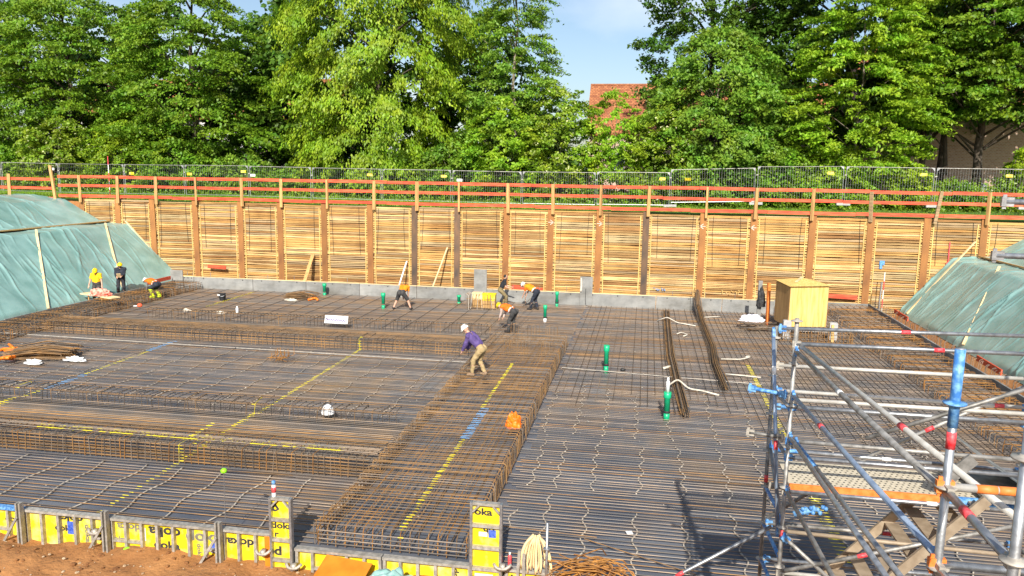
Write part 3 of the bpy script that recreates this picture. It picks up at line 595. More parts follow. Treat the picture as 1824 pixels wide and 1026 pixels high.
# ------------------------------------------------------------------ yellow formwork along the front edge
def text_mesh(s, size, m, bold=.0):
    cu = bpy.data.curves.new('lettering', 'FONT'); cu.body = s; cu.size = size; cu.align_x = 'CENTER'; cu.align_y = 'CENTER'; cu.extrude = .0008; cu.offset = bold; cu.resolution_u = 3
    ob = bpy.data.objects.new('lettering', cu); COL.objects.link(ob); dg = bpy.context.evaluated_depsgraph_get(); me = bpy.data.meshes.new_from_object(ob.evaluated_get(dg)); bpy.data.objects.remove(ob); bpy.data.curves.remove(cu)
    me.materials.clear(); me.materials.append(m); return me
TXT = {}
def lettering(parent, s, size, m, x, y, z, rot=0, wide=1.25):
    k = (s, size, m.name)
    if k not in TXT: TXT[k] = text_mesh(s, size, m, size*.035)
    o = use('lettering', TXT[k], (x, y, z), (rad(90), rot, 0), parent, (wide, 1, 1)); return o
def low_panel(x0, x1, zb, zt, yf, label, ribs=.345, blue=False, txt=(), stickers=()):
    r = empty('concrete_shuttering', (x0, yf, zb)); w = x1-x0; h = zt-zb
    MB().box(0, w, -.13, .005, h-.05, h).obj('top_rail', M['bluep'] if blue else M['frame'], r)
    MB().box(0, w, -.10, -.0, 0, .05).obj('bottom_rail', M['frame'], r)
    n = max(2, round(w/ribs)); 
    for k in range(n+1):
        xx = min(max(k*w/n, .03), w-.03); MB().box(xx-.027, xx+.027, -.105, -.001, .05, h-.05).obj('rib', M['frame'], r)
        if k < n:
            xa, xb = k*w/n+.027, (k+1)*w/n-.027
            MB().box(xa, xb, -.018, 0, .05, h-.05).obj('face_sheet', M['dokaw'] if random.random() < .35 else M['dokay'], r)
            if random.random() < .35: MB().box(xa, xb, -.09, -.019, h*.42, h*.42+.045).obj('cross_rail', M['frame'], r)
    for s, size, m, xx, zz, ro in txt: lettering(r, s, size, M[m], xx-x0, -.0205, zz-zb, ro)
    for xx, zz, sw, sh, m in stickers: MB().box(xx-x0-sw/2, xx-x0+sw/2, -.0225, -.0186, zz-zb-sh/2, zz-zb+sh/2).obj('sticker', M[m], r)
    tag(r, label, 'formwork'); return r
random.seed(21)
PI = math.pi
low_panel(-16.5, -11.74, -.55, .30, 12.62, 'yellow formwork panel with blue painted top rail at the left border', blue=True, txt=[('doka', .17, 'ink', -12.0, .02, 0)])
low_panel(-11.70, -9.87, -.55, .30, 12.62, 'yellow formwork panel with a blue sticker between the two left struts', txt=[('doka', .22, 'ink', -10.75, .16, PI), ('doka', .15, 'inkgrey', -10.4, -.12, rad(90)), ('doka', .17, 'ink', -10.9, -.06, 0), ('doka', .15, 'ink', -10.05, -.13, 0)], stickers=[(-10.76, -.04, .14, .26, 'stickerblue')])
low_panel(-9.85, -7.55, -.55, .30, 12.62, 'yellow formwork panel with large inverted lettering left of the third strut', txt=[('doka', .27, 'ink', -8.75, .07, PI), ('doka', .22, 'ink', -8.72, -.2, 0), ('doka', .2, 'inkgrey', -9.5, .1, PI), ('doka', .13, 'inkgrey', -9.75, -.16, 0), ('doka', .3, 'inkgrey', -7.95, .06, 0), ('doka', .12, 'inkgrey', -8.05, -.24, rad(90))], stickers=[(-9.2, -.02, .1, .26, 'white'), (-7.75, -.15, .1, .2, 'stickerblue')])
low_panel(-7.53, -6.53, -.55, .30, 12.62, 'short yellow formwork panel just left of the tall left frame', txt=[('doka', .22, 'ink', -7.2, .02, PI)], stickers=[])
low_panel(-6.05, -4.4, -.6, .10, 12.56, 'low yellow formwork panel behind the orange sheet')
low_panel(-4.38, -2.76, -.6, .10, 12.56, 'low yellow formwork panel left of the tall right frame', txt=[('doka', .14, 'ink', -3.05, -.2, rad(90))])
low_panel(-2.16, .9, -.6, .12, 12.56, 'low yellow formwork panel right of the tall right frame', txt=[('doka', .2, 'ink', -1.9, -.12, 0), ('doka', .2, 'ink', -1.2, -.1, 0)])
low_panel(.92, 6.0, -.6, .12, 12.56, 'low yellow formwork panel running behind the scaffold'); low_panel(6.02, 11.45, -.6, .12, 12.56, 'low yellow formwork panel at the right slab corner')
def tall_frame(x0, x1, zb, zt, yf, rails, label, txt, stk=()):
    r = empty('tall_shuttering', (x0, yf, zb)); w = x1-x0; h = zt-zb
    for xx in (0, w-.045): MB().box(xx, xx+.045, -.1, 0, 0, h).obj('side_rail', M['zinc'], r)
    for z in [h-.045]+[q-zb for q in rails]: MB().box(.046, w-.046, -.098, -.002, z, z+.05).obj('cross_rail', M['frame'], r)
    zz = [0]+sorted(q-zb for q in rails)+[h-.045]
    for a, b_ in zip(zz[:-1], zz[1:]): MB().box(.046, w-.046, -.02, -.003, a+.05 if a > 0 else 0, b_).obj('face_sheet', M['dokay'], r)
    for xx, s in ((.046, 1), (w-.046, -1)): MB().beam((xx, -.08, h-.17), (xx+s*.11, -.08, h-.05), .03, .03).obj('corner_brace', M['frame'], r)
    for s, size, m, xx, z, ro in txt: lettering(r, s, size, M[m], xx-x0, -.0215, z-zb, ro)
    for xx, z, sw, sh, m in stk: MB().box(xx-x0-sw/2, xx-x0+sw/2, -.0265, -.0225, z-zb-sh/2, z-zb+sh/2).obj('sticker', M[m], r)
    tag(r, label, 'formwork'); return r
tall_frame(-6.5, -6.07, -.55, 1.06, 12.48, (.61, .22, -.17), 'tall narrow yellow formwork frame with a white bottle standing on it', [('doka', .17, 'ink', -6.29, .50, 0), ('d', .22, 'ink', -6.42, .84, rad(-35)), ('r', .16, 'ink', -6.4, .33, 0), ('d', .24, 'ink', -6.38, .0, 0)])
tr = tall_frame(-2.74, -2.18, -.6, 1.37, 12.34, (.93, .53, .14), 'tall yellow formwork frame with blue sticker right of the beam cage end', [('oka', .17, 'ink', -2.52, 1.18, 0), ('ob', .15, 'ink', -2.42, .86, PI)], [(-2.36, .80, .13, .14, 'stickerblue'), (-2.52, .78, .15, .08, 'white'), (-2.5, -.02, .32, .14, 'white')])
lettering(tr, 'WE & SNI', .07, M['ink'], .24, -.029, .58)
for i, (x, lab) in enumerate(((-11.7, 'grey steel strut with diagonal at the left end of the formwork'), (-9.86, 'grey steel strut with diagonal on the formwork, second from the left'), (-7.53, 'grey steel strut with diagonal on the formwork nearest the tall left frame'))):
    r = empty('formwork_strut', (x, 12.42, -.5)); MB().box(-.055, -.02, -.05, .05, 0, .97).box(.02, .055, -.05, .05, 0, .97).box(-.02, .02, .02, .05, 0, .97).obj('upright', M['frame'], r)
    MB().beam((-.4, -.06, .08), (-.03, -.06, .68), .03, .045).obj('diagonal', M['frame'], r); MB().ell((.0, -.08, .03), .09, .06, .05).obj('foot', M['concrete'], r); tag(r, lab, 'strut')
for x, y, z, lab in ((-10.1, 12.44, .02, 'curved panel clamp on the formwork by the second strut'), (-6.62, 12.36, .0, 'panel clamp left of the tall left frame'), (-6.02, 12.34, -.2, 'panel clamp at the lower right of the tall left frame'), (-2.15, 12.2, .28, 'panel clamp at the right side of the tall right frame')):
    o = MB().tube([(-.16, .02, .03), (-.1, -.04, -.02), (.06, -.05, -.02), (.15, .0, .06)], .028, 8, .05).box(-.04, .04, -.06, .06, -.05, .05).obj('panel_clamp', M['rosette'], None, True); o.location = (x, y, z); tag(o, lab, 'clamp')
MB_ = MB().box(-.1, .1, -.03, .03, -.45, .28); o = MB_.obj('filler_board', M['plyor']); o.location = (-6.56, 12.52, 0); tag(o, 'narrow orange filler board between formwork panel and tall left frame', 'board')
r = empty('sealant_bottle', (-6.41, 12.43, 1.06)); MB().lathe([(.035, 0), (.04, .02), (.04, .2), (.03, .24)], 14).obj('body', M['white'], r, True); MB().lathe([(.041, .09), (.041, .19)], 14).obj('label', M['redtape'], r, True); MB().lathe([(.035, .24), (.036, .3), (.02, .31)], 14).obj('cap', M['bluep'], r, True)
tag(r, 'white bottle with red label and blue cap on the tall left frame', 'bottle')
r = empty('spray_can', (-2.08, 12.5, .13)); MB().lathe([(.03, 0), (.033, .01), (.033, .2), (.02, .22)], 12).obj('body', M['redtape'], r, True); MB().lathe([(.018, .22), (.018, .27)], 12).obj('cap', M['white'], r, True); tag(r, 'red spray can beside the tall right formwork frame', 'spray can')
r = empty('marker_rod', (-7.5, 12.62, .3)); MB().tube([(0, 0, 0), (.0, .02, 1.05)], .007, 5).obj('rod', M['zinc'], r); MB().ell((0, .02, 1.08), .06, .06, .05).obj('cap', M['neon'], r, True); tag(r, 'thin rod with neon green cap standing on the formwork', 'marker rod')
o = MB().ell((0, 0, 0), .09, .07, .07).obj('green_ball', M['neon'], None, True); o.location = (-9.45, 12.45, -.3); tag(o, 'neon green cap lying on the soil at the formwork', 'cap')

# ------------------------------------------------------------------ loose items by the front formwork
o = MB().box(-.45, .45, -.25, .25, -.012, .012).obj('plywood_sheet', M['plyor']); o.location = (-5.0, 12.15, -.06); o.rotation_euler = (rad(20), rad(2), rad(-6)); tag(o, 'orange plywood sheet leaning on the front formwork beside the soil', 'plywood sheet')
def crumple(name, loc, rx, ry, rz, m, label, cat, seed, amp=.5, n=40):
    V = []; k = 0
    for j in range(n):
        for i in range(n):
            a = 2*PI*i/n; t = PI*(j+.5)/n/1.85; d = Vector((math.sin(t)*math.cos(a), math.sin(t)*math.sin(a), math.cos(t)))
            q = 1+amp*(abs(noise.noise(d*2.3+Vector((seed, 0, 0))))*1.4-.4)+amp*.35*noise.noise(d*6+Vector((seed, 5, 0))); V.append((d.x*rx*q, d.y*ry*q, max(d.z, 0)*rz*q))
    F_ = [(j*n+i, j*n+(i+1) % n, (j+1)*n+(i+1) % n, (j+1)*n+i) for j in range(n-1) for i in range(n)]
    F_.append(tuple(range(n))[::-1]); me = bpy.data.meshes.new(name); me.from_pydata(V, [], F_); me.materials.append(m); me.update(); o = link(name, me); o.location = loc; tag(o, label, cat); return o
crumple('folded_tarpaulin', (-4.0, 11.7, -.35), .56, .44, .60, M['tarp'], 'crumpled blue-green tarpaulin heap before the front formwork', 'tarpaulin', 3, .2, 60)
crumple('orange_bag', (-3.1, 18.9, .45), .21, .19, .38, M['orange'], 'crumpled orange plastic bag on the right border of the cage', 'bag', 8, .28, 30)
# sack / bundle of strips on the formwork
r = empty('strap_bundle', (-1.62, 12.5, .12))
for k in range(34):
    a = random.uniform(-.26, .26); y = random.uniform(-.12, .08); MB().tube([(a*.25, y*.3+.02, .62+random.uniform(-.03, .03)), (a*.8, y-.03, .48+random.uniform(-.05, .05)), (a*1.15, y-.07, .22), (a*1.2+random.uniform(-.03, .03), y-.08, random.uniform(.0, .12))], .018, 5, .08).obj('strap', M['lightwood'], r, True)
tag(r, 'bundle of cream straps hanging over the front formwork', 'straps')
r = empty('scaffold_post', (-1.4, 12.2, -.4)); MB().tube([(0, 0, 0), (0, 0, 1.55)], .0242, 12).obj('tube', M['zinc'], r, True); MB().lathe([(.06, 1.08), (.062, 1.085), (.062, 1.095), (.06, 1.1)], 16).obj('rosette', M['zinc'], r); MB().lathe([(.026, .45), (.026, .56)], 12).obj('red_tape', M['redtape'], r); tag(r, 'short galvanised scaffold post in the front formwork beside the rusty bar heap', 'post')
r = empty('panel_prop', (-2.0+.1, 12.3, -.4)); MB().beam((-.03, 0, 0), (.02, 0, .95), .04, .05).beam((.1, 0, 0), (.1, 0, .9), .04, .05).obj('prop', M['frame'], r); tag(r, 'pair of grey steel props between the tall right frame and the strap bundle', 'prop')
r = empty('rebar_heap', (-.72, 12.2, .12)); tag(r, 'tangled heap of orange rusty bent bars at the front formwork', 'rebar heap')
random.seed(33)
for k in range(46):
    a = random.uniform(-.15, .75); c = Vector((random.uniform(-.35, .35), random.uniform(-.15, .15), random.uniform(.0, .35))); l = random.uniform(.3, .6); d = Vector((math.cos(a), random.uniform(-.25, .25), math.sin(a)*random.choice([1, 1, -1]))); u = Vector((random.uniform(-.4, .4), random.uniform(-.3, .3), random.uniform(.1, .4)))
    p = [c-d*l, c+u*.35, c+d*l*.8, c+d*l*.8-u*.5]; p = [Vector((q.x, q.y, max(q.z, -.18))) for q in p]
    MB().tube(p, .011, 5, .06).obj('bent_bar', M['rustor'], r)
o = MB().box(-.06, .06, -.06, .06, 0, .012).obj('paper_scrap', M['white']); o.location = (-.05, 14.3, .09); o.rotation_euler = (0, 0, .3); tag(o, 'small white scrap of paper on the bars right of the tall frame', 'paper')

# ------------------------------------------------------------------ stair scaffold tower
random.seed(3)
sc = empty('scaffold_tower', (1.74, 9.15, -.3)); tag(sc, 'blue and galvanised tubular scaffold stair tower at the right', 'scaffold')
def W(p): return Vector(p)-Vector((1.74, 9.15, -.3))
def std(x, y, z0, z1, ring0, m, bluetop=False, step=.5, tapes=()):
    o = MB().tube([W((x, y, z0)), W((x, y, z1))], .0242, 14).obj('standard', m, sc, True)
    z = ring0
    while z < z1:
        c = W((x, y, z)); q = MB(); 
        q.lathe([(.026, -.02), (.03, -.012), (.062, -.005), (.064, 0), (.062, .005), (.03, .01), (.026, .02)], 18, c); q.obj('rosette', M['bluep'] if bluetop and z > z1-.4 else M['rosette'], o, True); z += step
    if bluetop: MB().lathe([(.0285, z1-.46), (.0285, z1-.005)], 14, W((x, y, 0))).obj('painted_spigot', M['bluep'], o, True)
    for zt in tapes: MB().lathe([(.0262, zt-.05), (.0262, zt+.05)], 14, W((x, y, 0))).obj('red_tape', M['redtape'], o, True)
def gz(x, y): return float(ground_h(np.array([x]), np.array([y]))[0])
std(1.70, 10.1, -.3, 5.08, .43, M['zincdull'], tapes=(3.05,)); std(1.76, 9.15, -.3, 5.36, .33, M['zincdull'], tapes=(2.75,))
std(1.78, 4.64, gz(1.78, 4.64), 6.04, 4.72-.5, M['zinc'], True, tapes=(5.5,)); std(1.76, 3.74, gz(1.76, 3.74), 6.2, 4.73, M['zinc'])
std(4.73, 10.15, -.3, 5.25, .45, M['zincdull'], tapes=(3.8,)); std(4.73, 9.15, -.3, 5.36, .33, M['zincdull']); std(4.73, 4.64, gz(4.73, 4.64), 7.0, 4.22, M['zinc']); std(4.73, 7.1, gz(4.73, 7.1), 7.0, 4.3, M['zinc'])
def tube(name, a, b_, m, heads=None, tape=(), paintend=None, r=.0242):
    a, b_ = W(a), W(b_); d = (b_-a).normalized(); o = MB().tube([a, b_], r, 12).obj(name, m, sc, True)
    if heads:
        for p, s in ((a, 1), (b_, -1)):
            MB().beam(p-d*s*.035, p+d*s*.06, .036, .075).beam(p-d*s*.01+Vector((0, 0, .06)), p-d*s*.01-Vector((0, 0, .06)), .012, .03).obj('wedge_head', M[heads], o)
    for t, c in tape: MB().tube([a+(b_-a)*t-d*.055, a+(b_-a)*t+d*.055], r+.002, 12).obj('tape', M[c], o, True)
    if paintend: MB().tube([a+d*.06, a+d*paintend], r+.0015, 12).obj('blue_coat', M['bluep'], o, True)
    return o
Z, ZD, TP = M['zinc'], M['zincdull'], M['tubepale']
for (ya, xr, za, zb, m, hd, tp, pe) in ((10.1, 4.7, 5.05, 5.1, Z, 'bluep', ((.5, 'redtape'),), None), (10.1, 4.7, 4.57, 4.57, TP, 'rosette', (), None), (10.1, 4.7, 4.24, 4.21, TP, 'bluep', ((.89, 'redtape'),), None), (10.1, 4.7, 4.03, 4.0, Z, 'bluep', ((.11, 'redtape'),), .27), (10.1, 4.7, 3.45, 3.4, Z, 'bluep', ((.47, 'white'),), .35), (10.1, 4.7, 2.43, 2.43, ZD, 'bluep', ((.5, 'redtape'),), None), (10.1, 4.7, 1.93, 1.93, Z, 'bluep', (), None),
        (9.15, 4.7, 5.06, 5.08, Z, 'rosette', ((.52, 'redtape'),), None), (9.15, 4.7, 4.31, 4.3, Z, 'bluep', (), None), (9.15, 4.7, 4.4, 4.4, TP, 'rosette', (), None), (9.15, 4.7, 3.9, 3.86, ZD, 'bluep', (), None), (9.15, 4.7, 3.7, 3.68, Z, 'bluep', (), None), (9.15, 4.7, 3.28, 3.26, Z, 'rosette', ((.55, 'white'),), None), (9.15, 4.7, 2.78, 2.72, M['tan'], 'rosette', (), None), (9.15, 4.7, 2.25, 2.25, TP, 'rosette', (), None),
        (4.64, 4.7, 5.22, 5.22, TP, 'orangep', ((.12, 'orangep'), (.08, 'orangep'), (.16, 'orangep')), None), (4.64, 4.7, 4.74, 4.74, Z, 'orangep', (), None)):
    tube('ledger', (1.76, ya, za), (xr, ya, zb), m, hd, tp, pe)
for (za, zb, m, tp) in ((4.98, 5.18, ZD, ((.45, 'white'),)), (4.46, 4.78, M['bluezinc'], ((.32, 'redtape'),)), (3.96, 4.25, M['zinc'], ()), (3.3, 3.6, ZD, ())):
    tube('ledger', (1.77, 9.12, za), (1.78, 4.66, zb), m, 'bluep', tp)
tube('ledger', (1.82, 9.12, 5.04), (2.25, 4.7, 5.0), M['tubepale'], None, ((.62, 'redtape'),)); tube('brace', (1.84, 9.12, 3.9), (2.0, 5.0, 4.1), Z, 'bluep', (), .9)
tube('ledger', (1.78, 4.62, 5.2), (1.77, 3.76, 5.2), Z, 'rosette', ((.35, 'redtape'),)); tube('ledger', (1.78, 4.62, 4.72), (1.77, 3.76, 4.75), Z, 'rosette')
for z in (4.28, 3.7, 2.93, 2.43, 1.93): tube('transom', (1.70, 10.08, z), (1.76, 9.17, z), ZD if z > 3.5 else M['bluep'], 'rosette')
tube('brace', (1.66, 10.06, 5.0), (1.72, 9.2, 2.75), M['bluezinc'], 'bluep', ((.58, 'redtape'), (.2, 'white')))
tube('brace', (1.72, 10.1, 3.5), (1.75, 9.2, 2.9), ZD, 'bluep'); tube('brace', (4.7, 10.12, 4.5), (2.9, 10.12, 3.42), ZD, None, ((.6, 'redtape'),)); tube('brace', (2.9, 10.12, 3.4), (1.75, 10.12, 2.5), ZD, None)
tube('brace', (1.79, 9.1, 2.72), (2.5, 9.1, 2.1), ZD, 'bluep'); tube('raker', (1.72, 9.6, 2.62), (-.6, 9.6, 1.0), Z, None, ((.47, 'redtape'),)); tube('raker', (-.6, 9.6, 1.0), (-2.0, 9.6, .02), Z)
tube('stub', (1.36, 9.55, 4.40), (1.74, 9.5, 4.36), M['bluep'], 'bluep'); tube('stub', (1.37, 9.55, 3.84), (1.74, 9.5, 3.82), ZD, 'rosette')
tube('ledger', (2.95, 7.1, 6.79), (4.73, 7.1, 6.78), Z, 'zinc'); tube('ledger', (2.92, 7.1, 6.34), (4.73, 7.1, 6.33), Z, 'zinc'); tube('ledger', (4.73, 4.64, 6.6), (4.73, 7.1, 6.6), Z)
for ya, z, m in ((10.1, 2.95, ZD), (10.1, 1.45, ZD), (9.15, 1.75, Z), (9.15, 1.3, TP), (10.1, .95, ZD)): tube('ledger', (1.76, ya, z), (4.7, ya, z), m, 'rosette')
for z in (4.57, 3.9, 3.3, 2.45): tube('transom', (4.73, 10.12, z), (4.73, 9.17, z), ZD, 'rosette')
tube('brace', (4.7, 9.13, 5.0), (4.72, 4.66, 5.1), Z, 'rosette'); tube('brace', (1.8, 9.1, 2.3), (4.68, 9.1, 3.25), ZD, None, ((.3, 'redtape'),)); tube('brace', (2.6, 9.13, 4.0), (4.7, 9.13, 4.9), ZD)
d_ = MB().tube([W((1.95, 9.5, 2.85)), W((2.2, 9.5, 2.95))], .04, 8); 
for k in range(10): d_.ell(W((2.05+.03*k, 9.5+random.uniform(-.04, .04), 2.92+random.uniform(-.05, .06))), .03, .03, .03, None, 6, 5)
d_.obj('blue_chain', M['bluep'], sc, True)
# perforated deck with painted fascia
dk = MB().box(1.82, 4.68, 9.24, 10.02, 3.31, 3.335).obj('deck', M['deck'], sc)
dk.data.transform(Matrix.Translation(W((0, 0, 0))))
hole = MB().lathe([(.022, 0), (.022, .0035)], 8).mesh('hole', M['blackrub'])
hm = MB()
for x in np.arange(1.9, 4.64, .065):
    for y in np.arange(9.3, 9.99, .065): c = W((x+(.0325 if round((y-9.3)/.065) % 2 else 0), y, 3.3362)); hm.quad(*[(c.x+.014*math.cos(q), c.y+.014*math.sin(q), c.z) for q in [k*PI/3 for k in range(6)]])
tag(hm.obj('deck_perforation', M['blackrub'], dk), kind='stuff')
f1 = MB().box(1.82, 3.55, 9.205, 9.235, 3.26, 3.35).obj('fascia', M['orangep'], dk); f1.data.transform(Matrix.Translation(W((0, 0, 0))))
f2 = MB().box(3.55, 4.68, 9.205, 9.235, 3.26, 3.35).obj('fascia', M['bluep'], dk); f2.data.transform(Matrix.Translation(W((0, 0, 0))))
for yy in (10.03, 9.02): MB().beam(W((1.85, yy, 1.1)), W((3.9, yy, 3.42)), .04, .115).obj('stair_stringer', M['tan'], sc)
for k in range(10):
    t = k/10+.05; x, z = 1.85+2.05*t, 1.1+2.32*t; MB().box(x-.02, x+.15, 9.05, 10.0, z-.012, z+.015).obj('stair_tread', M['tan'], sc).location = W((0, 0, 0))
MB().box(3.9, 4.66, 9.05, 10.0, 3.38, 3.42).obj('landing', M['zincdull'], sc).location = W((0, 0, 0))
MB().beam(W((3.45, 9.1, 3.55)), W((3.75, 9.1, 3.86)), .03, .14).obj('upper_stringer', M['zincdull'], sc); MB().quad(W((3.75, 9.15, 3.93)), W((3.75, 9.95, 3.93)), W((4.68, 9.95, 3.3)), W((4.68, 9.15, 3.3))).obj('upper_flight_plate', M['zincdull'], sc)

# ------------------------------------------------------------------ pipes, bundles and small things on the mat
def pipe(x, y, h, label, cuff=True, r=.085, white=0):
    o = empty('drain_pipe', (x, y, .0)); MB().lathe([(r*.86, 0), (r*.86, h*.28)], 14).obj('lower_pipe', M['greenpipe'] if white != 2 else M['white'], o, True)
    if cuff: MB().lathe([(r*.9, h*.28), (r*.98, h*.29), (r*.98, h*.35), (r*.9, h*.36)], 14).obj('rubber_ring', M['blackrub'], o, True)
    MB().lathe([(r*.86, h*.36), (r*.86, h*.78), (r*1.08, h*.8), (r*1.12, h*.84), (r*1.08, h*.88), (r*1.08, h), (r*.9, h)], 14).obj('upper_pipe', M['greenpipe'], o, True)
    if white == 1: MB().lathe([(r*.5, h), (r*.5, h+.3), (r*.3, h+.32), (r*.3, h+.42)], 12).obj('white_insert', M['white'], o, True)
    tag(o, label, 'pipe'); return o
pipe(-16.9, 39.2, .72, 'green drain pipe by the grey upstand near the dark rebar pile', False, .1)
pipe(-12.55, 36.2, .85, 'green drain pipe left of the bending man in shorts', False, .1)
pipe(-4.25, 38.9, .85, 'green drain pipe with black ring close to the grey upstand'); pipe(-4.33, 34.8, .85, 'green drain pipe with white foot behind the cage', True, .085, 2)
pipe(-1.12, 26.45, 1.02, 'green drain pipe standing on the pale strip right of the cage', True, .095); pipe(.83, 21.65, .85, 'green drain pipe with white insert beside the long bar bundle', True, .1, 1)
pipe(-9.3, 38.6, .5, 'short green drain pipe behind the small column cage', False, .1)
def bundle(pts, w, n, label, m, seed, rr=.012):
    random.seed(seed); r = empty('bar_bundle', pts[0]); p0 = Vector(pts[0])
    for k in range(n):
        a, b_ = random.gauss(0, w*.42), abs(random.gauss(0, w*.3)); q = [(p[0]-p0.x+a*(1+random.gauss(0, .1)), p[1]-p0.y+(random.uniform(-.35, .35) if i in (0, len(pts)-1) else 0), p[2]-p0.z+b_) for i, p in enumerate(pts)]
        MB().tube(q, rr, 5).obj('rebar', random.choice(m), r)
    tag(r, label, 'bar bundle'); return r
RP = [M['rust'], M['rust'], M['rustor'], M['rebardark']]
RB = [M['rebar'], M['rust'], M['rebardark'], M['rebardark']]
bundle([(1.25, 38.6, .12), (1.2, 34, .12), (1.17, 29, .12), (1.27, 25, .12), (1.35, 22.0, .12)], .19, 40, 'long bundle of rusty bars on the mat beside the green pipe with white insert', RB, 1)
bundle([(2.72, 39.62, 1.05), (2.75, 38.6, .45), (2.8, 36, .14), (2.85, 31, .12), (2.72, 28, .12), (2.76, 25.0, .12)], .17, 36, 'long bundle of bars leaning over the grey upstand, right of the other bundle', RB, 2)
def strap(pts, label, m='cream', w=.026):
    p0 = Vector(pts[0]); o = MB().tube([Vector(p)-p0 for p in pts], w, 6, .12).obj('strap', M[m], None, True); o.location = p0; o.scale = (1, 1, 1); tag(o, label, 'strap'); return o
strap([(.75, 36.1, .12), (1.2, 35.9, .35), (1.65, 35.8, .13), (2.45, 35.3, .12)], 'white strap around the left long bundle at its far end')
strap([(1.55, 33.3, .12), (1.75, 33.6, .14), (2.0, 33.2, .13), (1.8, 32.9, .12)], 'curled white strap beside the left long bundle')
strap([(2.95, 37.5, .12), (3.4, 37.7, .13), (3.75, 37.9, .12)], 'white strap beside the leaning bundle below the upstand')
strap([(3.0, 29.1, .12), (3.7, 29.2, .12), (4.05, 29.5, .14), (4.15, 29.9, .12), (3.95, 29.6, .13)], 'white strap with a loop right of the leaning bundle')
strap([(2.95, 26.9, .12), (3.4, 26.8, .13), (4.1, 26.7, .12)], 'straight white strap right of the leaning bundle near its lower end')
strap([(.95, 24.9, .12), (1.25, 24.9, .38), (1.6, 24.7, .13), (2.0, 24.6, .12), (2.5, 24.2, .12)], 'white strap around the left long bundle near its lower end', w=.03)
strap([(.85, 27.2, .12), (1.0, 27.3, .14), (1.1, 27.5, .13)], 'short white strap end left of the left long bundle', w=.05)
random.seed(9)
def pile(loc, rz, n, L_, w, h, label):
    r = empty('bar_pile', loc, rz)
    for k in range(n):
        y, z = random.gauss(0, w*.45), random.uniform(0, h)*(1-.4*random.random()); l = L_*random.uniform(.8, 1); MB().tube([(-l/2, y, z*.6), (0, y*1.05, z), (l/2, y, z*.7), (l/2, y+random.uniform(-.1, .1), z*.7+random.uniform(-.1, .05))], .012, 5, .05).obj('rebar', random.choice(RP), r)
    tag(r, label, 'rebar pile'); return r
pile((-21.0, 23.9, .1), rad(18), 95, 2.3, .8, .55, 'pile of rusty stirrups with orange straps on the left mat'); pile((-17.7, 37.9, .1), rad(-4), 60, 1.6, .6, .45, 'dark pile of bars on the far mat before the upstand')
for k, (x, y, lab) in enumerate(((-22.3, 23.1, 'orange strap heap at the foot of the left stirrup pile'), (-21.7, 22.9, 'tangled orange strap in front of the left stirrup pile'), (-22.6, 24.3, 'orange strap left of the stirrup pile'))):
    p = [(x+random.uniform(-.45, .45), y+random.uniform(-.3, .3), .12+random.uniform(0, .22)) for _ in range(12)]; strap(p, lab, 'orange', .05)
crumple('white_rag', (-20.55, 22.95, .09), .3, .13, .16, M['white'], 'white rag beside the left stirrup pile', 'rag', 11, .5, 22)
crumple('white_rag', (-19.5, 23.65, .09), .42, .16, .13, M['white'], 'crumpled white rag right of the left stirrup pile', 'rag', 13, .6, 22)
strap([(-17.0, 37.3, .12), (-16.7, 37.6, .2), (-16.5, 37.4, .12)], 'orange strap right of the dark bar pile', 'orange', .06); crumple('cream_rag', (-17.8, 37.05, .09), .35, .14, .1, M['cream'], 'cream rag before the dark bar pile', 'rag', 19, .5, 18)
crumple('cream_rag', (-20.05, 31.3, .46), .2, .1, .12, M['cream'], 'cream rag on the back stirrup row, leftmost', 'rag', 15, .5, 18); crumple('cream_rag', (-18.4, 31.3, .44), .22, .1, .1, M['cream'], 'cream rag on the back stirrup row, next to the white bottle', 'rag', 17, .5, 18)
r = empty('plastic_bottle', (-17.6, 31.3, .5)); MB().lathe([(.05, 0), (.06, .03), (.06, .2), (.03, .26), (.03, .3)], 12).obj('bottle_body', M['white'], r, True); tag(r, 'white bottle on the back stirrup row', 'bottle')
r = empty('bucket', (-21.2, 36.3, .08)); MB().lathe([(.14, 0), (.15, .02), (.185, .33), (.195, .34), (.195, .36), (.17, .36), (.14, .1)], 18).obj('bucket_body', M['blackrub'], r, True); MB().tube([(-.19, 0, .33), (-.16, -.12, .25), (0, -.19, .22), (.16, -.12, .25), (.19, 0, .33)], .008, 5, .05).obj('handle', M['zinc'], r); MB().box(-.17, -.02, -.195, -.19, .27, .33).obj('label_sticker', M['white'], r)
tag(r, 'black bucket with wire handle on the far left mat', 'bucket')
r = empty('paper_sign', (-12.9, 31.05, .3)); r.rotation_euler = (rad(-20), 0, 0); MB().box(-.52, .52, -.008, .008, 0, .34).obj('sheet', M['white'], r)
zz = MB(); pts = [(-.48+.96*k/26, -.012, .1+(.12 if k % 3 == 1 else .02 if k % 3 == 0 else .05)-.04*k/26) for k in range(27)]
zz.tube(pts, .02, 4); zz.obj('scribble', mat('violet_ink', (.06, .03, .22), (.12, .08, .3)), r); tag(r, 'white sheet with violet scribble leaning on the back stirrup row', 'paper sign')
crumple('white_cover', (-8.45, 19.65, .2), .18, .16, .26, M['white'], 'rounded white plastic cover on the front stirrup row', 'cover', 2, .06, 24)
r = empty('cut_off_heap', (-12.6, 25.2, .1)); 
for k in range(16): a = random.uniform(0, 3.1); c = Vector((random.uniform(-.3, .3), random.uniform(-.2, .2), random.uniform(0, .15))); MB().tube([c-Vector((.25*math.cos(a), .25*math.sin(a), 0)), c+Vector((.2*math.cos(a), .2*math.sin(a), .05)), c+Vector((.2*math.cos(a), .2*math.sin(a), random.uniform(.1, .35)))], .01, 5, .03).obj('bent_bar', M['rustor'], r)
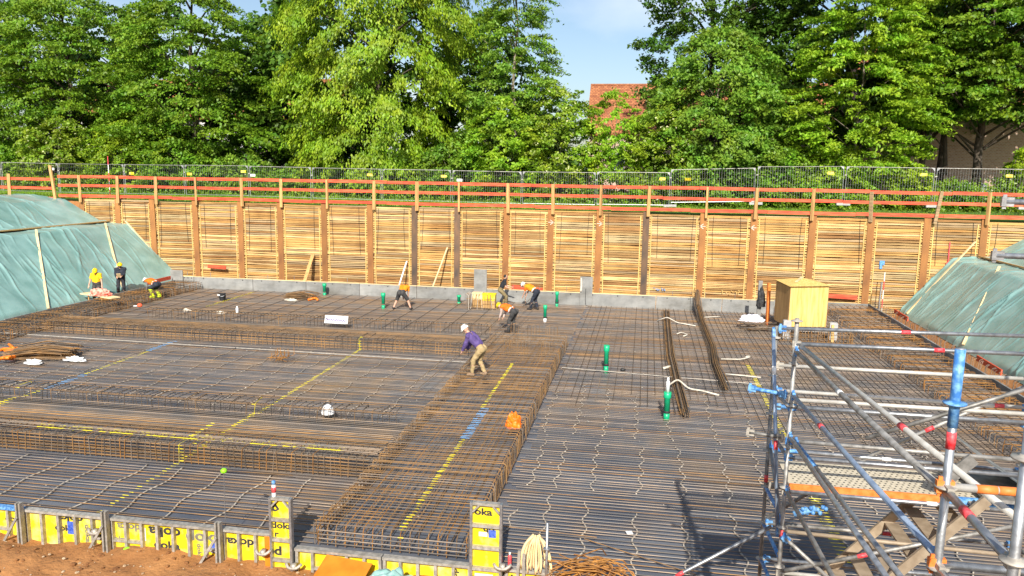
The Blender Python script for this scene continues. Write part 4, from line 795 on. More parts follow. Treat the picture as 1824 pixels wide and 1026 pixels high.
tag(r, 'small heap of orange rusty bent cut-offs on the left mat', 'rebar heap')
o = MB().ell((0, 0, 0), .08, .06, .06).ell((.06, .04, -.01), .05, .05, .04).obj('glove', M['blackrub'], None, True); o.location = (-.55, 26.6, .14); tag(o, 'dark glove on the bars beside the green pipe on the pale strip', 'glove')
r = empty('hand_tool', (-22.9, 31.9, .45)); MB().tube([(-.2, 0, 0), (.0, 0, .02)], .03, 8).obj('handle', M['white'], r, True); MB().ell((.12, 0, .05), .13, .09, .1).obj('head', M['redboard'], r, True); tag(r, 'small red and white tool on the back left stirrups', 'tool')
# yellow-shirt man's plank with sacks on the left edge
r = empty('work_plank', (-26.0, 33.5, .55)); MB().beam((-1.3, .55, 0), (1.05, -.35, .0), .5, .05).obj('plank', M['lightwood'], r); MB().tube([(.2, -.2, -.45), (.2, -.2, -.03)], .03, 6).obj('leg', M['post'], r); MB().tube([(-.9, .3, -.45), (-.9, .3, -.03)], .03, 6).obj('leg', M['post'], r); tag(r, 'wooden plank laid over the left edge cage before the man in yellow', 'plank')
crumple('mesh_sack', (-26.0, 33.45, .58), .62, .3, .32, mat('red_white_sack', (.75, .5, .38), (.68, .10, .06), rough=.8, scale=6), 'lumpy pale and red net sack on the wooden plank', 'sack', 5, .35, 30)
# plywood box on grey blocks with its starter cage
r = empty('plywood_box', (6.95, 34.3, .5), rad(12)); tag(r, 'yellow plywood box with shallow hipped lid standing on grey blocks', 'plywood box')
xb0, xb1, yb0, yb1 = -.78, .84, -.1, 1.5
MB().box(xb0, xb1, yb0, yb0+.025, .02, 1.75).obj('front_panel', M['ply'], r); MB().box(xb0-.02, xb0+.004, yb0, yb1, .02, 1.75).obj('left_panel', M['plyside'], r); MB().box(xb1-.004, xb1+.02, yb0, yb1, .02, 1.75).obj('right_panel', M['plyside'], r); MB().box(xb0, xb1, yb1-.025, yb1, .02, 1.75).obj('back_panel', M['plyside'], r)
A_, B_, C_, D_ = [Vector(p) for p in ((xb0-.08, yb0-.08, 1.76), (xb1+.08, yb0-.08, 1.80), (xb1+.08, yb1+.08, 1.82), (xb0-.08, yb1+.08, 1.82))]; T_ = Vector((.1, .8, 2.0))
m_ = MB()
for p, q in ((A_, B_), (B_, C_), (C_, D_), (D_, A_)): m_.quad(p, q, T_)
m_.quad(D_-Vector((0, 0, .02)), C_-Vector((0, 0, .02)), B_-Vector((0, 0, .02)), A_-Vector((0, 0, .02))); m_.obj('lid', M['ply'], r); MB().beam(A_+(T_-A_)*.45+Vector((0, 0, .03)), T_+Vector((0, .1, .03)), .12, .03).obj('lid_batten', M['lightwood'], r)
for x, y, lab in ((6.15, 34.05, 'grey concrete block under the left front of the plywood box'), (8.0, 33.95, 'grey concrete block under the right front of the plywood box')):
    o = MB().box(-.16, .16, -.13, .13, 0, .78).box(-.14, .14, -.11, .11, .781, .80).obj('concrete_block', M['concrete']); o.location = (x, y, 0); tag(o, lab, 'block')
plank_thing('timber_beam', (6.3, 33.6, .48), (7.9, 33.6, .5), .12, .1, M['frame'], 'grey beam carrying the front of the plywood box', 'beam')
for x, m, lab in ((6.45, 'orangep', 'orange post at the left front of the plywood box'), (7.85, 'batten', 'yellow post at the right front of the plywood box')): plank_thing('timber_post', (x, 33.35, .05), (x, 33.4, .8), .1, .1, M[m], lab, 'post')
st = empty('starter_cage', (7.2, 33.3, 0)); tag(st, 'rusty starter bar cage in front of the plywood box', 'rebar cage')
sp3 = [MB().tube([(0, 0, .03), (0, 0, .52), (0, .12, .55), (0, .2, .45)], .0095, 5, .04).mesh('starter_bar', m) for m in (M['rust'], M['rebar'], M['rustor'])]
for x in np.arange(-1.45, 1.4, .075): use('starter_bar', random.choice(sp3), (x, -.3+random.gauss(0, .04), 0), (random.gauss(0, .06), random.gauss(0, .08), 0), st)
for y in np.arange(-.2, .9, .09): use('starter_bar', random.choice(sp3), (1.4, y, 0), (0, random.gauss(0, .08), 1.57), st); use('starter_bar', random.choice(sp3), (-1.45, y, 0), (0, random.gauss(0, .08), -1.57), st)
for z in (.12, .3, .45): bar(st, (-1.5, -.3, z), (1.45, -.3, z), BTr)
# small starter cage near the black-shirted man
st = empty('starter_cage', (-7.8, 37.5, 0)); tag(st, 'small pale starter cage beside the man in the black shirt', 'rebar cage')
sp4 = [MB().tube([(0, 0, .03), (0, 0, .74), (.0, .12, .8)], .012, 5, .04).mesh('starter_bar', m) for m in (M['spacer'], M['rebar'], M['rust'])]
for x in np.arange(-.72, .7, .085): use('starter_bar', random.choice(sp4), (x, -.4+random.gauss(0, .03), 0), (random.gauss(0, .04), random.gauss(0, .07), 0), st)
for y in np.arange(-.35, .5, .1): use('starter_bar', random.choice(sp4), (-.72, y, 0), (0, random.gauss(0, .06), 1.5), st)
for z in (.15, .6): bar(st, (-.75, -.4, z), (.72, -.4, z), BTr)
for x, y, w, m, lab in ((-8.05, 37.9, .35, 'lightwood', 'small wooden crate behind the pale starter cage'), (-7.45, 37.75, .4, 'dokay', 'yellow plastic tool box behind the pale starter cage')):
    r = empty('tool_crate', (x, y, .45)); MB().box(-w, w*.6, -.18, .18, 0, .3).obj('case', M[m], r); MB().box(-w-.02, w*.6+.02, -.2, .2, .3, .35).obj('lid', M['lightwood'] if m == 'lightwood' else M['dokay'], r); MB().box(-w, w*.6, -.16, .16, -.42, 0).obj('stand', M['post'], r); tag(r, lab, 'box')
crumple('white_cloth', (4.9, 35.4, .45), .55, .35, .28, mat('white_cloth', (.70, .70, .80), (.82, .82, .88), rough=.85, scale=5), 'white cloth draped over the short bar bundle left of the plywood box', 'cloth', 6, .3, 26)
bundle([(4.5, 35.1, .12), (5.3, 35.0, .12), (6.0, 35.2, .12)], .5, 24, 'short bundle of bars under the white cloth', RB, 6)
plank_thing('orange_post', (5.75, 36.6, .05), (5.72, 36.7, 2.0), .13, .13, M['orangep'], 'orange painted post left of the plywood box', 'post')
r = empty('coat_rack', (5.45, 37.4, 0)); MB().box(-.09, .09, -.06, .06, 0, 2.0).obj('post', M['greyboard'], r); me_ = crumple('tmp', (0, 0, 0), .2, .16, .9, M['blackrub'], None, None, 4, .3, 20); me_.name = 'black_jacket'; me_.location = (.05, -.12, .8); me_.parent = r
for k in list(me_.keys()): del me_[k]
tag(r, 'grey post with a black jacket hanging beside the orange post', 'post')
plank_thing('timber_batten', (11.7, 40.9, .1), (11.75, 40.9, 1.7), .14, .05, M['zinc'], 'pale grey upright board at the far right slab corner', 'board')

# ------------------------------------------------------------------ people
SK = mat('skin', (.52, .29, .19), (.60, .35, .24), rough=.55, scale=12)
def cloth(n, a, b_): return mat(n, a, b_, rough=.85, scale=7, bump=.5, bscale=14)
CM = dict(yellow=cloth('yellow_cotton', (.80, .45, .004), (.88, .54, .01)), navy=cloth('navy_cloth', (.012, .016, .028), (.03, .035, .05)), black=cloth('black_cotton', (.012, .013, .018), (.03, .03, .036)), charcoal=cloth('charcoal_cloth', (.03, .03, .032), (.07, .065, .06)), orange=cloth('hi_vis_orange', (.72, .12, .004), (.84, .19, .008)), olive=cloth('olive_cloth', (.16, .125, .06), (.25, .19, .09)), khaki=cloth('khaki_cloth', (.34, .24, .11), (.46, .34, .17)), purple=cloth('purple_hoodie', (.075, .045, .16), (.125, .08, .24)), grey=cloth('grey_cloth', (.15, .14, .135), (.24, .225, .21)), pale=cloth('pale_shirt', (.55, .42, .36), (.66, .52, .45)), neon=cloth('hi_vis_yellow', (.62, .80, .01), (.70, .88, .03)), boot=cloth('boot_leather', (.02, .018, .016), (.05, .04, .035)), tanboot=cloth('tan_boot', (.22, .14, .08), (.30, .2, .12)), gold=cloth('amber_cotton', (.78, .22, .003), (.86, .30, .006)))
HM = dict(yellow=mat('yellow_helmet', (.85, .62, .005), (.90, .68, .01), rough=.35), white=mat('white_helmet', (.78, .78, .70), (.84, .84, .78), rough=.35))
HAIR = mat('dark_hair', (.012, .009, .007), (.03, .02, .015), rough=.7, scale=40)
REFL = mat('reflective_tape', (.62, .62, .60), (.75, .75, .72), rough=.35)
def ik(a, b_, l1, l2, hint):
    a, b_ = Vector(a), Vector(b_); d = b_-a; L_ = min(d.length, (l1+l2)*.995); u = d.normalized(); b2 = a+u*L_
    x = (l1*l1-l2*l2+L_*L_)/(2*L_); h = math.sqrt(max(l1*l1-x*x, 0)); hv = Vector(hint); hv = (hv-u*hv.dot(u)).normalized(); return a+u*x+hv*h, b2
def person(label, loc, rz, pelvis, chest, neck, head, hands, feet, wear, helmet=None, hair=False, beard=False, face=(0, 1, -.1), knee=(0, 1, .1), elbow=(0, -1, -.3), sc_=1.0):
    """one continuous body surface (union of tapered limbs), clothing shells and head-gear as parts; local +Y is forward"""
    pelvis, chest, neck, head = map(Vector, (pelvis, chest, neck, head)); caps = []
    def cap(a, b_, ra, rb, part): caps.append((Vector(a), Vector(b_), ra, rb, part))
    spine = (chest-pelvis).normalized(); side = Vector((1, 0, 0)); fwd = Vector(face).normalized()
    for s in (-1, 1):
        cap(pelvis+side*s*.075-spine*.02, pelvis+side*s*.07+spine*.1, .108, .10, 'hip'); cap(pelvis+side*s*.06+spine*.1, chest+side*s*.085-spine*.05, .10, .115, 'torso'); cap(chest+side*s*.085-spine*.05, chest+side*s*.12+spine*.08, .115, .085, 'torso')
        sh = chest+side*s*.185+spine*.11; cap(chest+side*s*.06+spine*.13, sh, .075, .066, 'torso')
        hp = pelvis+side*s*.095-spine*.02; hand = Vector(hands[0 if s < 0 else 1]); foot = Vector(feet[0 if s < 0 else 1])
        el, wr = ik(sh, hand, .29, .26, Vector(elbow)+side*s*.35); cap(sh, el, .056, .043, 'upper_arm'); cap(el, wr, .043, .029, 'forearm')
        fd = (wr-el).normalized(); fl = (fd+Vector((0, .25, -.5))*.3).normalized(); sd_ = fl.cross(Vector((0, 0, 1))); sd_ = sd_.normalized() if sd_.length > .1 else Vector((1, 0, 0))
        cap(wr, wr+fl*.075, .027, .03, 'hand'); 
        for q in range(4):
            o_ = sd_*(q-1.5)*.017; k1 = wr+fl*.08+o_; k2 = k1+fl*(.04-.004*abs(q-1)); cap(k1-fl*.02, k2, .0115, .0105, 'hand'); cap(k2, k2+(fl+Vector((0, .2, -.5))).normalized()*.032, .0105, .009, 'hand')
        t1 = wr+fl*.025+sd_*(-s)*.025; cap(t1, t1+(fl+sd_*(-s)).normalized()*.05, .013, .0105, 'hand')
        ank = foot+Vector((0, -.02, .085)); kn, ank = ik(hp, ank, .44, .42, Vector(knee)+side*s*.15); cap(hp, kn, .088, .062, 'thigh'); cap(kn, kn+(ank-kn)*.35, .062, .057, 'calf'); cap(kn+(ank-kn)*.35, ank, .057, .04, 'calf')
        cap(ank, ank+Vector((0, -.02, -.04)), .046, .045, 'foot'); cap(ank+Vector((0, -.01, -.045)), ank+Vector((s*.02, .15, -.055)), .042, .034, 'foot')
    cap(chest+spine*.12, head-fwd*.01, .058, .054, 'neck')
    up_ = (head-neck).normalized(); rt = fwd.cross(up_).normalized(); up_ = rt.cross(fwd).normalized()
    hc = head+up_*.05; cap(hc+up_*.02-fwd*.02, hc+up_*.035+fwd*.015, .088, .085, 'head'); cap(hc-up_*.03+fwd*.015, hc-up_*.075+fwd*.045, .072, .045, 'head'); cap(hc+fwd*.085, hc+fwd*.105-up_*.03, .01, .016, 'head')
    for s in (-1, 1): cap(hc+rt*s*.082-up_*.0, hc+rt*s*.086-up_*.035, .016, .014, 'head')
    mb = MB()
    for a, b_, ra, rb, part in caps:
        d = b_-a; l = max(d.length, 1e-4); u = d.normalized() if d.length > 1e-5 else Vector((0, 0, 1)); pts = []; rs = []
        for k in range(4): q = k/4; an = q*PI/2; pts.append(a-u*ra*math.cos(an)); rs.append(max(ra*math.sin(an), .0015))
        pts.append(a); rs.append(ra); pts.append(b_); rs.append(rb)
        for k in range(1, 5): an = k/4*PI/2; pts.append(b_+u*rb*math.sin(an)); rs.append(max(rb*math.cos(an), .0015))
        mb.tube(pts, rs, 12)
    ob = bpy.data.objects.new('tmp', mb.mesh('tmp')); COL.objects.link(ob)
    md = ob.modifiers.new('r', 'REMESH'); md.mode = 'VOXEL'; md.voxel_size = .0125; sm = ob.modifiers.new('s', 'SMOOTH'); sm.iterations = 3; sm.factor = .5
    me = bpy.data.meshes.new_from_object(ob.evaluated_get(bpy.context.evaluated_depsgraph_get())); bpy.data.objects.remove(ob)
    me.materials.clear(); me.materials.append(SK); me.polygons.foreach_set('use_smooth', [True]*len(me.polygons))
    root = empty('person', loc, rz); root.scale = (sc_,)*3; body = link('body', me, None, root)
    nV = len(me.vertices); co = np.empty(nV*3, np.float32); me.vertices.foreach_get('co', co); co = co.reshape(-1, 3); no = np.empty(nV*3, np.float32); me.vertices.foreach_get('normal', no); no = no.reshape(-1, 3)
    best = np.full(nV, 9e9); lab = np.zeros(nV, int); tt = np.zeros(nV)
    for i, (a, b_, ra, rb, part) in enumerate(caps):
        a_ = np.array(a); d = np.array(b_)-a_; L2 = max((d**2).sum(), 1e-9); t = np.clip(((co-a_)@d)/L2, 0, 1); ds = np.linalg.norm(co-a_-t[:, None]*d, axis=1)-(ra+(rb-ra)*t); k = ds < best; best[k] = ds[k]; lab[k] = i; tt[k] = t[k]
    parts = np.array([c[4] for c in caps])[lab]
    fv = np.empty(len(me.loops), np.int32); me.loops.foreach_get('vertex_index', fv); fv = fv.reshape(-1, 4) if len(fv) == 4*len(me.polygons) else None
    for nm, (m, cov, off) in wear.items():
        sel = np.zeros(nV, bool)
        for c in cov:
            if isinstance(c, tuple): sel |= (parts == c[0]) & (tt <= c[1])
            else: sel |= parts == c
        f = fv[sel[fv].all(1)]
        if len(f) == 0: continue
        ui, inv = np.unique(f, return_inverse=True); fold = np.array([noise.noise(Vector(p)*9)+.6*noise.noise(Vector(p)*19) for p in co[ui]])
        v = co[ui]+no[ui]*(off+.015*fold[:, None]); link(nm, np_mesh(nm, v, inv.reshape(-1, 4), m, True), None, root)
    if 'safety_vest' in wear:
        st_ = MB()
        for s in (-1, 1):
            p = [pelvis+side*s*.10-fwd*.0+spine*.12, chest+side*s*.11+spine*.0, chest+side*s*.1+spine*.15]
        sel = (parts == 'torso'); ax = (co-np.array(pelvis))@np.array(spine); sel &= (np.abs(ax-.17) < .03)
        f = fv[sel[fv].all(1)]
        if len(f): ui, inv = np.unique(f, return_inverse=True); link('reflective_band', np_mesh('reflective_band', co[ui]+no[ui]*.036, inv.reshape(-1, 4), REFL, True), None, root)
    R = Matrix((rt, fwd, up_)).transposed()
    ey = MB()
    for s in (-1, 1): ey.ell(hc+rt*s*.034+fwd*.088+up_*.005, .013, .01, .009, None, 8, 5)
    tag(ey.obj('eyes', HAIR, body), kind=None); MB().beam(hc-up_*.058+fwd*.094-rt*.022, hc-up_*.058+fwd*.094+rt*.022, .008, .01).obj('mouth', CM['tanboot'], body)
    if beard: MB().ell(hc-up_*.07+fwd*.05, .062, .05, .045, R).obj('beard', HAIR, root, True)
    if hair or beard: MB().ell(hc+up_*.035-fwd*.018, .098, .103, .092, R, 14, 9).obj('hair', HAIR, root, True)
    if helmet:
        hm_ = MB(); c = hc+up_*.03; n = 18; b0 = 0
        for j in range(7):
            t = j/6*PI/2
            for k in range(n):
                a = 2*PI*k/n; q = rt*math.cos(a)*.122*math.cos(t)+(fwd*math.sin(a)*.142*math.cos(t))+up_*(.13*math.sin(t)+.0); hm_.v.append(tuple(c+q))
        for j in range(6):
            for k in range(n): hm_._f((j*n+k, j*n+(k+1) % n, (j+1)*n+(k+1) % n, (j+1)*n+k))
        ho = hm_.obj('hard_hat', HM[helmet], root, True)
        br = MB()
        for k in range(9):
            a = PI*(.08+.84*k/8); e = 1+.28*math.sin(a)**3; br.v += [tuple(c+rt*math.cos(a)*.12+fwd*math.sin(a)*.14+up_*.012), tuple(c+rt*math.cos(a)*.124+fwd*math.sin(a)*.14*e-up_*.008), tuple(c+rt*math.cos(a)*.124+fwd*math.sin(a)*.14*e-up_*.016), tuple(c+rt*math.cos(a)*.12+fwd*math.sin(a)*.14-up_*.004)]
        for k in range(8):
            for q in range(4): br._f((k*4+q, k*4+(q+1) % 4, k*4+4+(q+1) % 4, k*4+4+q))
        br.obj('brim', HM[helmet], ho, True); MB().tube([c+up_*.125-fwd*.1, c+up_*.145, c+up_*.125+fwd*.1], .012, 6, .05).obj('ridge', HM[helmet], ho, True)
    tag(root, label, 'person'); return root
LONG = ['upper_arm', 'forearm']; TR = ['hip', 'thigh', ('calf', .97)]
def shirt(m, off=.012, long=False): return (CM[m], ['torso']+(LONG if long else [('upper_arm', .72)]), off)
bend = dict(pelvis=(0, -.18, .90), chest=(0, .22, 1.10), neck=(0, .40, 1.16), head=(0, .50, 1.13), face=(0, .7, -.7))
person('person in purple hoodie, khaki trousers and white hard hat stooping on the beam cage', (-5.05, 23.45, .5), rad(78), (0, -.16, .88), (0, .16, 1.20), (0, .30, 1.36), (0, .37, 1.40), [(-.12, .50, .66), (.14, .46, .62)], [(-.13, .12, .0), (.13, -.2, .0)],
       dict(hoodie=(CM['purple'], ['torso', 'upper_arm', ('forearm', .95)], .026), trousers=(CM['khaki'], TR, .02), boots=(CM['tanboot'], ['foot'], .012), knee_pads=(CM['black'], [], .03)), 'white', face=(0, .75, -.65))
person('person in amber shirt and dark shorts bending over with legs apart, seen from behind', (-11.55, 36.1, .09), rad(-3), (0, -.12, .84), (0, .27, 1.02), (0, .50, .98), (0, .58, .92), [(-.12, .5, .36), (.12, .5, .33)], [(-.40, -.1, .0), (.42, .05, .0)],
       dict(shirt=shirt('gold', .018), shorts=(CM['charcoal'], ['hip', 'thigh'], .028), socks=(CM['black'], [], .01), boots=(CM['boot'], ['foot'], .014)), None, True, face=(0, .5, -.85), knee=(0, 1, .1))
person('person in black T-shirt and olive trousers beside the small starter cage', (-7.0, 38.5, .05), rad(-80), (0, -.1, .84), (0, .06, 1.2), (0, .12, 1.38), (0, .14, 1.44), [(-.16, .42, .98), (.16, .40, .92)], [(-.12, .05, .0), (.14, .2, .0)],
       dict(t_shirt=shirt('black', .018), trousers=(CM['olive'], TR, .024), boots=(CM['boot'], ['foot'], .012)), None, True, True, face=(.15, 1, -.12))
person('person in orange vest and yellow hard hat bending over the cage end', (-5.45, 32.0, .12), rad(68), bend['pelvis'], (0, .22, 1.04), (0, .42, 1.08), (0, .52, 1.02), [(-.1, .5, .52), (.12, .46, .50)], [(-.12, .05, .0), (.14, -.12, .0)],
       dict(shirt=(CM['pale'], ['torso', 'upper_arm', ('forearm', .9)], .012), safety_vest=(CM['orange'], ['torso'], .03), trousers=(CM['charcoal'], TR, .024), boots=(CM['boot'], ['foot'], .012)), 'yellow', face=(0, .6, -.8))
person('person in orange vest, black trousers and white hard hat stooping near the upstand', (-5.3, 37.7, .09), rad(72), bend['pelvis'], bend['chest'], bend['neck'], bend['head'], [(-.1, .55, .55), (.12, .5, .5)], [(-.12, .1, .0), (.15, -.15, .0)],
       dict(t_shirt=(CM['orange'], ['torso', ('upper_arm', .75)], .014), safety_vest=(CM['gold'], ['torso'], .03), trousers=(CM['navy'], TR, .026), boots=(CM['boot'], ['foot'], .012)), 'white', face=bend['face'])
person('person in orange vest with white hard hat crouched over the far left edge cage', (-25.0, 36.2, .09), rad(80), (0, -.26, .70), (0, .16, .84), (0, .36, .86), (0, .46, .80), [(-.1, .36, .36), (.12, .34, .34)], [(-.12, -.05, .0), (.16, -.2, .0)],
       dict(shirt=(CM['grey'], ['torso', 'upper_arm', ('forearm', .9)], .012), safety_vest=(CM['orange'], ['torso'], .032), trousers=(CM['navy'], ['hip', 'thigh'], .028), gaiters=(CM['neon'], ['calf', 'foot'], .03)), 'white', face=(0, .7, -.7))
person('person in yellow T-shirt and yellow hard hat standing at the plank before the tarpaulin', (-26.95, 34.5, .02), rad(-162), (0, 0, .92), (0, .03, 1.28), (0, .06, 1.46), (0, .08, 1.52), [(-.33, .22, .78), (.33, .2, .76)], [(-.12, 0, .0), (.12, .05, .0)],
       dict(t_shirt=shirt('yellow', .024), trousers=(CM['charcoal'], TR, .02), boots=(CM['boot'], ['foot'], .012)), 'yellow', face=(0, .8, -.55), sc_=1.02)
person('person in dark navy jacket and yellow hard hat holding papers before the tarpaulin', (-27.15, 36.6, -.02), rad(-150), (0, 0, .93), (0, .0, 1.29), (0, .02, 1.48), (0, .03, 1.54), [(-.08, .32, 1.08), (.14, .32, 1.05)], [(-.12, 0, .0), (.14, .05, .0)],
       dict(jacket=(CM['navy'], ['torso', 'hip', 'upper_arm', ('forearm', .95)], .034), trousers=(CM['black'], ['thigh', ('calf', .97)], .022), boots=(CM['boot'], ['foot'], .012)), 'yellow', False, True, face=(-.1, 1, -.1), sc_=1.04)
o = MB().box(-.1, .1, -.01, .01, -.14, .14).obj('clipboard', M['lightwood']); o.location = (-27.02, 36.27, 1.14); o.rotation_euler = (rad(-40), 0, rad(-150)); tag(o, 'small board in the hands of the man in the dark jacket', 'clipboard')

# ------------------------------------------------------------------ houses behind the trees
M['brick'] = mat('pale_brick', (.32, .19, .13), (.46, .30, .21), rough=.9, scale=2, coord='World')
def bricks(m, c1, c2, mortar, sc_):
    nt = m.node_tree; b = nt.nodes['Principled BSDF']; g = nd(nt, 'NewGeometry'); mp = nd(nt, 'Mapping'); mp.inputs['Rotation'].default_value = (rad(90), 0, 0); nt.links.new(g.outputs['Position'], mp.inputs[0])
    bt = nd(nt, 'TexBrick', Scale=sc_); bt.inputs['Color1'].default_value = c4(c1); bt.inputs['Color2'].default_value = c4(c2); bt.inputs['Mortar'].default_value = c4(mortar); bt.inputs['Mortar Size'].default_value = .03; nt.links.new(mp.outputs[0], bt.inputs['Vector']); nt.links.new(bt.outputs['Color'], b.inputs['Base Color'])
bricks(M['brick'], (.44, .26, .18), (.56, .37, .27), (.55, .49, .42), 2.2)
M['rooftile'] = mat('red_roof_tiles', (.30, .105, .055), (.43, .17, .085), rough=.8, scale=1.5)
bricks(M['rooftile'], (.30, .095, .035), (.48, .19, .07), (.13, .045, .025), 1.7)
M['render'] = mat('pale_render', (.62, .60, .56), (.72, .70, .66), rough=.9, scale=1)
M['glass'] = mat('window_glass', (.03, .04, .05), (.06, .07, .09), rough=.1)
def house(x0, x1, y0, y1, z0, ze, zr, wall, label, wins):
    r = empty('house', ((x0+x1)/2, (y0+y1)/2, z0)); hw, hd = (x1-x0)/2, (y1-y0)/2; he, hr = ze-z0, zr-z0
    b_ = MB().box(-hw, hw, -hd, hd, -.5, he); b_.quad((-hw, -hd, he), (-hw, 0, hr-.1), (-hw, hd, he)).quad((hw, -hd, he), (hw, hd, he), (hw, 0, hr-.1)); b_.obj('wall', wall, r)
    rf = MB(); e = .4; sl_ = (hr-he)/hd
    for s in (-1, 1):
        rf.quad((-hw-.3, s*(hd+e), he-e*sl_), (hw+.3, s*(hd+e), he-e*sl_), (hw+.3, 0, hr), (-hw-.3, 0, hr)).quad((-hw-.3, s*(hd+e), he-e*sl_-.15), (hw+.3, s*(hd+e), he-e*sl_-.15), (hw+.3, 0, hr-.15), (-hw-.3, 0, hr-.15))
    ro = rf.obj('roof', M['rooftile'], r); MB().tube([(-hw-.3, 0, hr+.02), (hw+.3, 0, hr+.02)], .13, 8).obj('ridge_tiles', M['rooftile'], ro)
    # courses of tiles as raised rows and rolls on the front slope
    tl = MB(); n = int(math.hypot(hd+e, (hd+e)*sl_)/.36); L_ = hd+e
    for k in range(n):
        y = -L_+L_*k/n; z = he-e*sl_+(y+L_)*sl_; y2 = y+L_/n; z2 = z+L_/n*sl_; tl.quad((-hw-.3, y, z+.05), (hw+.3, y, z+.05), (hw+.3, y2, z2+.012), (-hw-.3, y2, z2+.012)).quad((-hw-.3, y, z+.0), (hw+.3, y, z+.0), (hw+.3, y, z+.05), (-hw-.3, y, z+.05))
    x = -hw-.2
    while x < hw+.2: tl.beam((x, -L_, he-e*sl_+.05), (x, -.05, hr+.0), .07, .05); x += .34
    tag(tl.obj('tile_courses', M['rooftile'], ro), kind='stuff')
    for (wx, wz, ww, wh) in wins:
        f = MB().box(wx-ww/2, wx+ww/2, -hd-.05, -hd-.005, wz, wz+wh).obj('window', M['white'], r); MB().box(wx-ww/2+.08, wx+ww/2-.08, -hd-.06, -hd-.051, wz+.08, wz+wh-.08).obj('pane', M['glass'], f)
    tag(r, label, 'house')
house(-5.2, 16.0, 71, 79, 5, 10.6, 14.8, M['brick'], 'house with red tiled roof showing through the gap in the trees', [(-8, 2, 1.2, 1.5), (-4, 2, 1.2, 1.5), (0, 2, 1.2, 1.5), (4, 2, 1.2, 1.5), (8, 2, 1.2, 1.5)])
house(16.5, 40, 65, 74, 5, 12.5, 17, M['brick'], 'brick house behind the dark trunks at the right', [(-7.5, 4.4, 1.2, 1.5), (6, 1.2, 1.2, 1.5)])
house(-62, -30, 76, 86, 5, 12, 16, M['render'], 'pale rendered house hidden behind the left trees', [(-9, 2, 1.3, 1.6), (-3, 2, 1.3, 1.6), (3, 2, 1.3, 1.6), (-3, 6, 1.3, 1.6), (3, 6, 1.3, 1.6), (9, 6, 1.3, 1.6)])
# white car parked by the brick house
r = empty('parked_car', (21.2, 57.5, 5.1), rad(8)); WHT = mat('white_car_paint', (.72, .73, .74), (.76, .77, .78), rough=.25, scale=3)
P_ = [(-2.1, .35), (-2.12, .75), (-1.95, .92), (-1.25, 1.0), (-.75, 1.42), (.75, 1.47), (1.55, 1.05), (2.05, .85), (2.12, .4)]
m_ = MB()
for y, s in ((-.85, 1), (-.7, 1), (.7, 1), (.85, 1)):
    for x, z in P_: k = .9 if abs(y) > .8 and z > 1.05 else 1; m_.v.append((x*k, y*(.86 if z > 1.05 else 1), z))
n = len(P_)
for q in range(3):
    for k in range(n): m_._f((q*n+k, q*n+(k+1) % n, (q+1)*n+(k+1) % n, (q+1)*n+k))
m_._f(tuple(range(n)), tuple(range(3*n, 4*n))[::-1]); m_.obj('body', WHT, r)
MB().quad((-1.15, -.80, 1.04), (-.72, -.775, 1.36), (.72, -.775, 1.40), (1.4, -.80, 1.06)).obj('side_window', M['glass'], r); MB().quad((1.56, -.6, 1.07), (1.56, .6, 1.07), (.82, .55, 1.46), (.82, -.55, 1.46)).obj('windscreen', M['glass'], r)
for x in (-1.35, 1.35):
    for y in (-.86, .68): w_ = MB().tube([(x, y, .33), (x, y+.18, .33)], .33, 16).obj('wheel', M['blackrub'], r); MB().tube([(x, y-.01, .33), (x, y+.19, .33)], .2, 12).obj('rim', M['zinc'], w_)
for y in (-.6, .6): MB().ell((2.08, y, .68), .06, .16, .09).obj('headlight', M['white'], r)
tag(r, 'white car parked behind the fence below the brick house', 'car')

# ------------------------------------------------------------------ trees and shrubs
def leafmat(name, c1, c2, c3=None, trans=.3):
    m, nt, b = newmat(name); g = nd(nt, 'NewGeometry'); cr = nd(nt, 'ValToRGB'); e = cr.color_ramp.elements; e[0].color = c4(c1); e[1].color = c4(c2)
    if c3: q = cr.color_ramp.elements.new(.93); q.color = c4(c2); e[-1].color = c4(c3)
    nt.links.new(g.outputs['Random Per Island'], cr.inputs[0]); nz = nd(nt, 'TexNoise', Scale=.45, Detail=3); nt.links.new(g.outputs['Position'], nz.inputs['Vector']); mr = nd(nt, 'MapRange'); mr.inputs['From Min'].default_value = .32; mr.inputs['From Max'].default_value = .68; mr.inputs['To Min'].default_value = .85; mr.inputs['To Max'].default_value = 1.32; nt.links.new(nz.outputs['Fac'], mr.inputs['Value'])
    h0 = nd(nt, 'HueSaturation'); nt.links.new(mr.outputs[0], h0.inputs['Value']); n2 = nd(nt, 'TexNoise', Scale=.8, Detail=2); nt.links.new(g.outputs['Position'], n2.inputs['Vector']); m2 = nd(nt, 'MapRange'); m2.inputs['From Min'].default_value = .3; m2.inputs['From Max'].default_value = .7; m2.inputs['To Min'].default_value = .475; m2.inputs['To Max'].default_value = .52; nt.links.new(n2.outputs['Fac'], m2.inputs['Value']); nt.links.new(m2.outputs[0], h0.inputs['Hue']); nt.links.new(cr.outputs[0], h0.inputs['Color']); cr = h0; nt.links.new(cr.outputs[0], b.inputs['Base Color']); b.inputs['Roughness'].default_value = .5; b.inputs['Specular IOR Level'].default_value = .35
    tr_ = nd(nt, 'BsdfTranslucent'); hs = nd(nt, 'HueSaturation'); hs.inputs['Value'].default_value = 1.4; nt.links.new(cr.outputs[0], hs.inputs['Color']); nt.links.new(hs.outputs[0], tr_.inputs[0]); mx_ = nd(nt, 'MixShader'); mx_.inputs[0].default_value = trans
    nt.links.new(b.outputs[0], mx_.inputs[1]); nt.links.new(tr_.outputs[0], mx_.inputs[2]); nt.links.new(mx_.outputs[0], nt.nodes['Material Output'].inputs['Surface']); return m
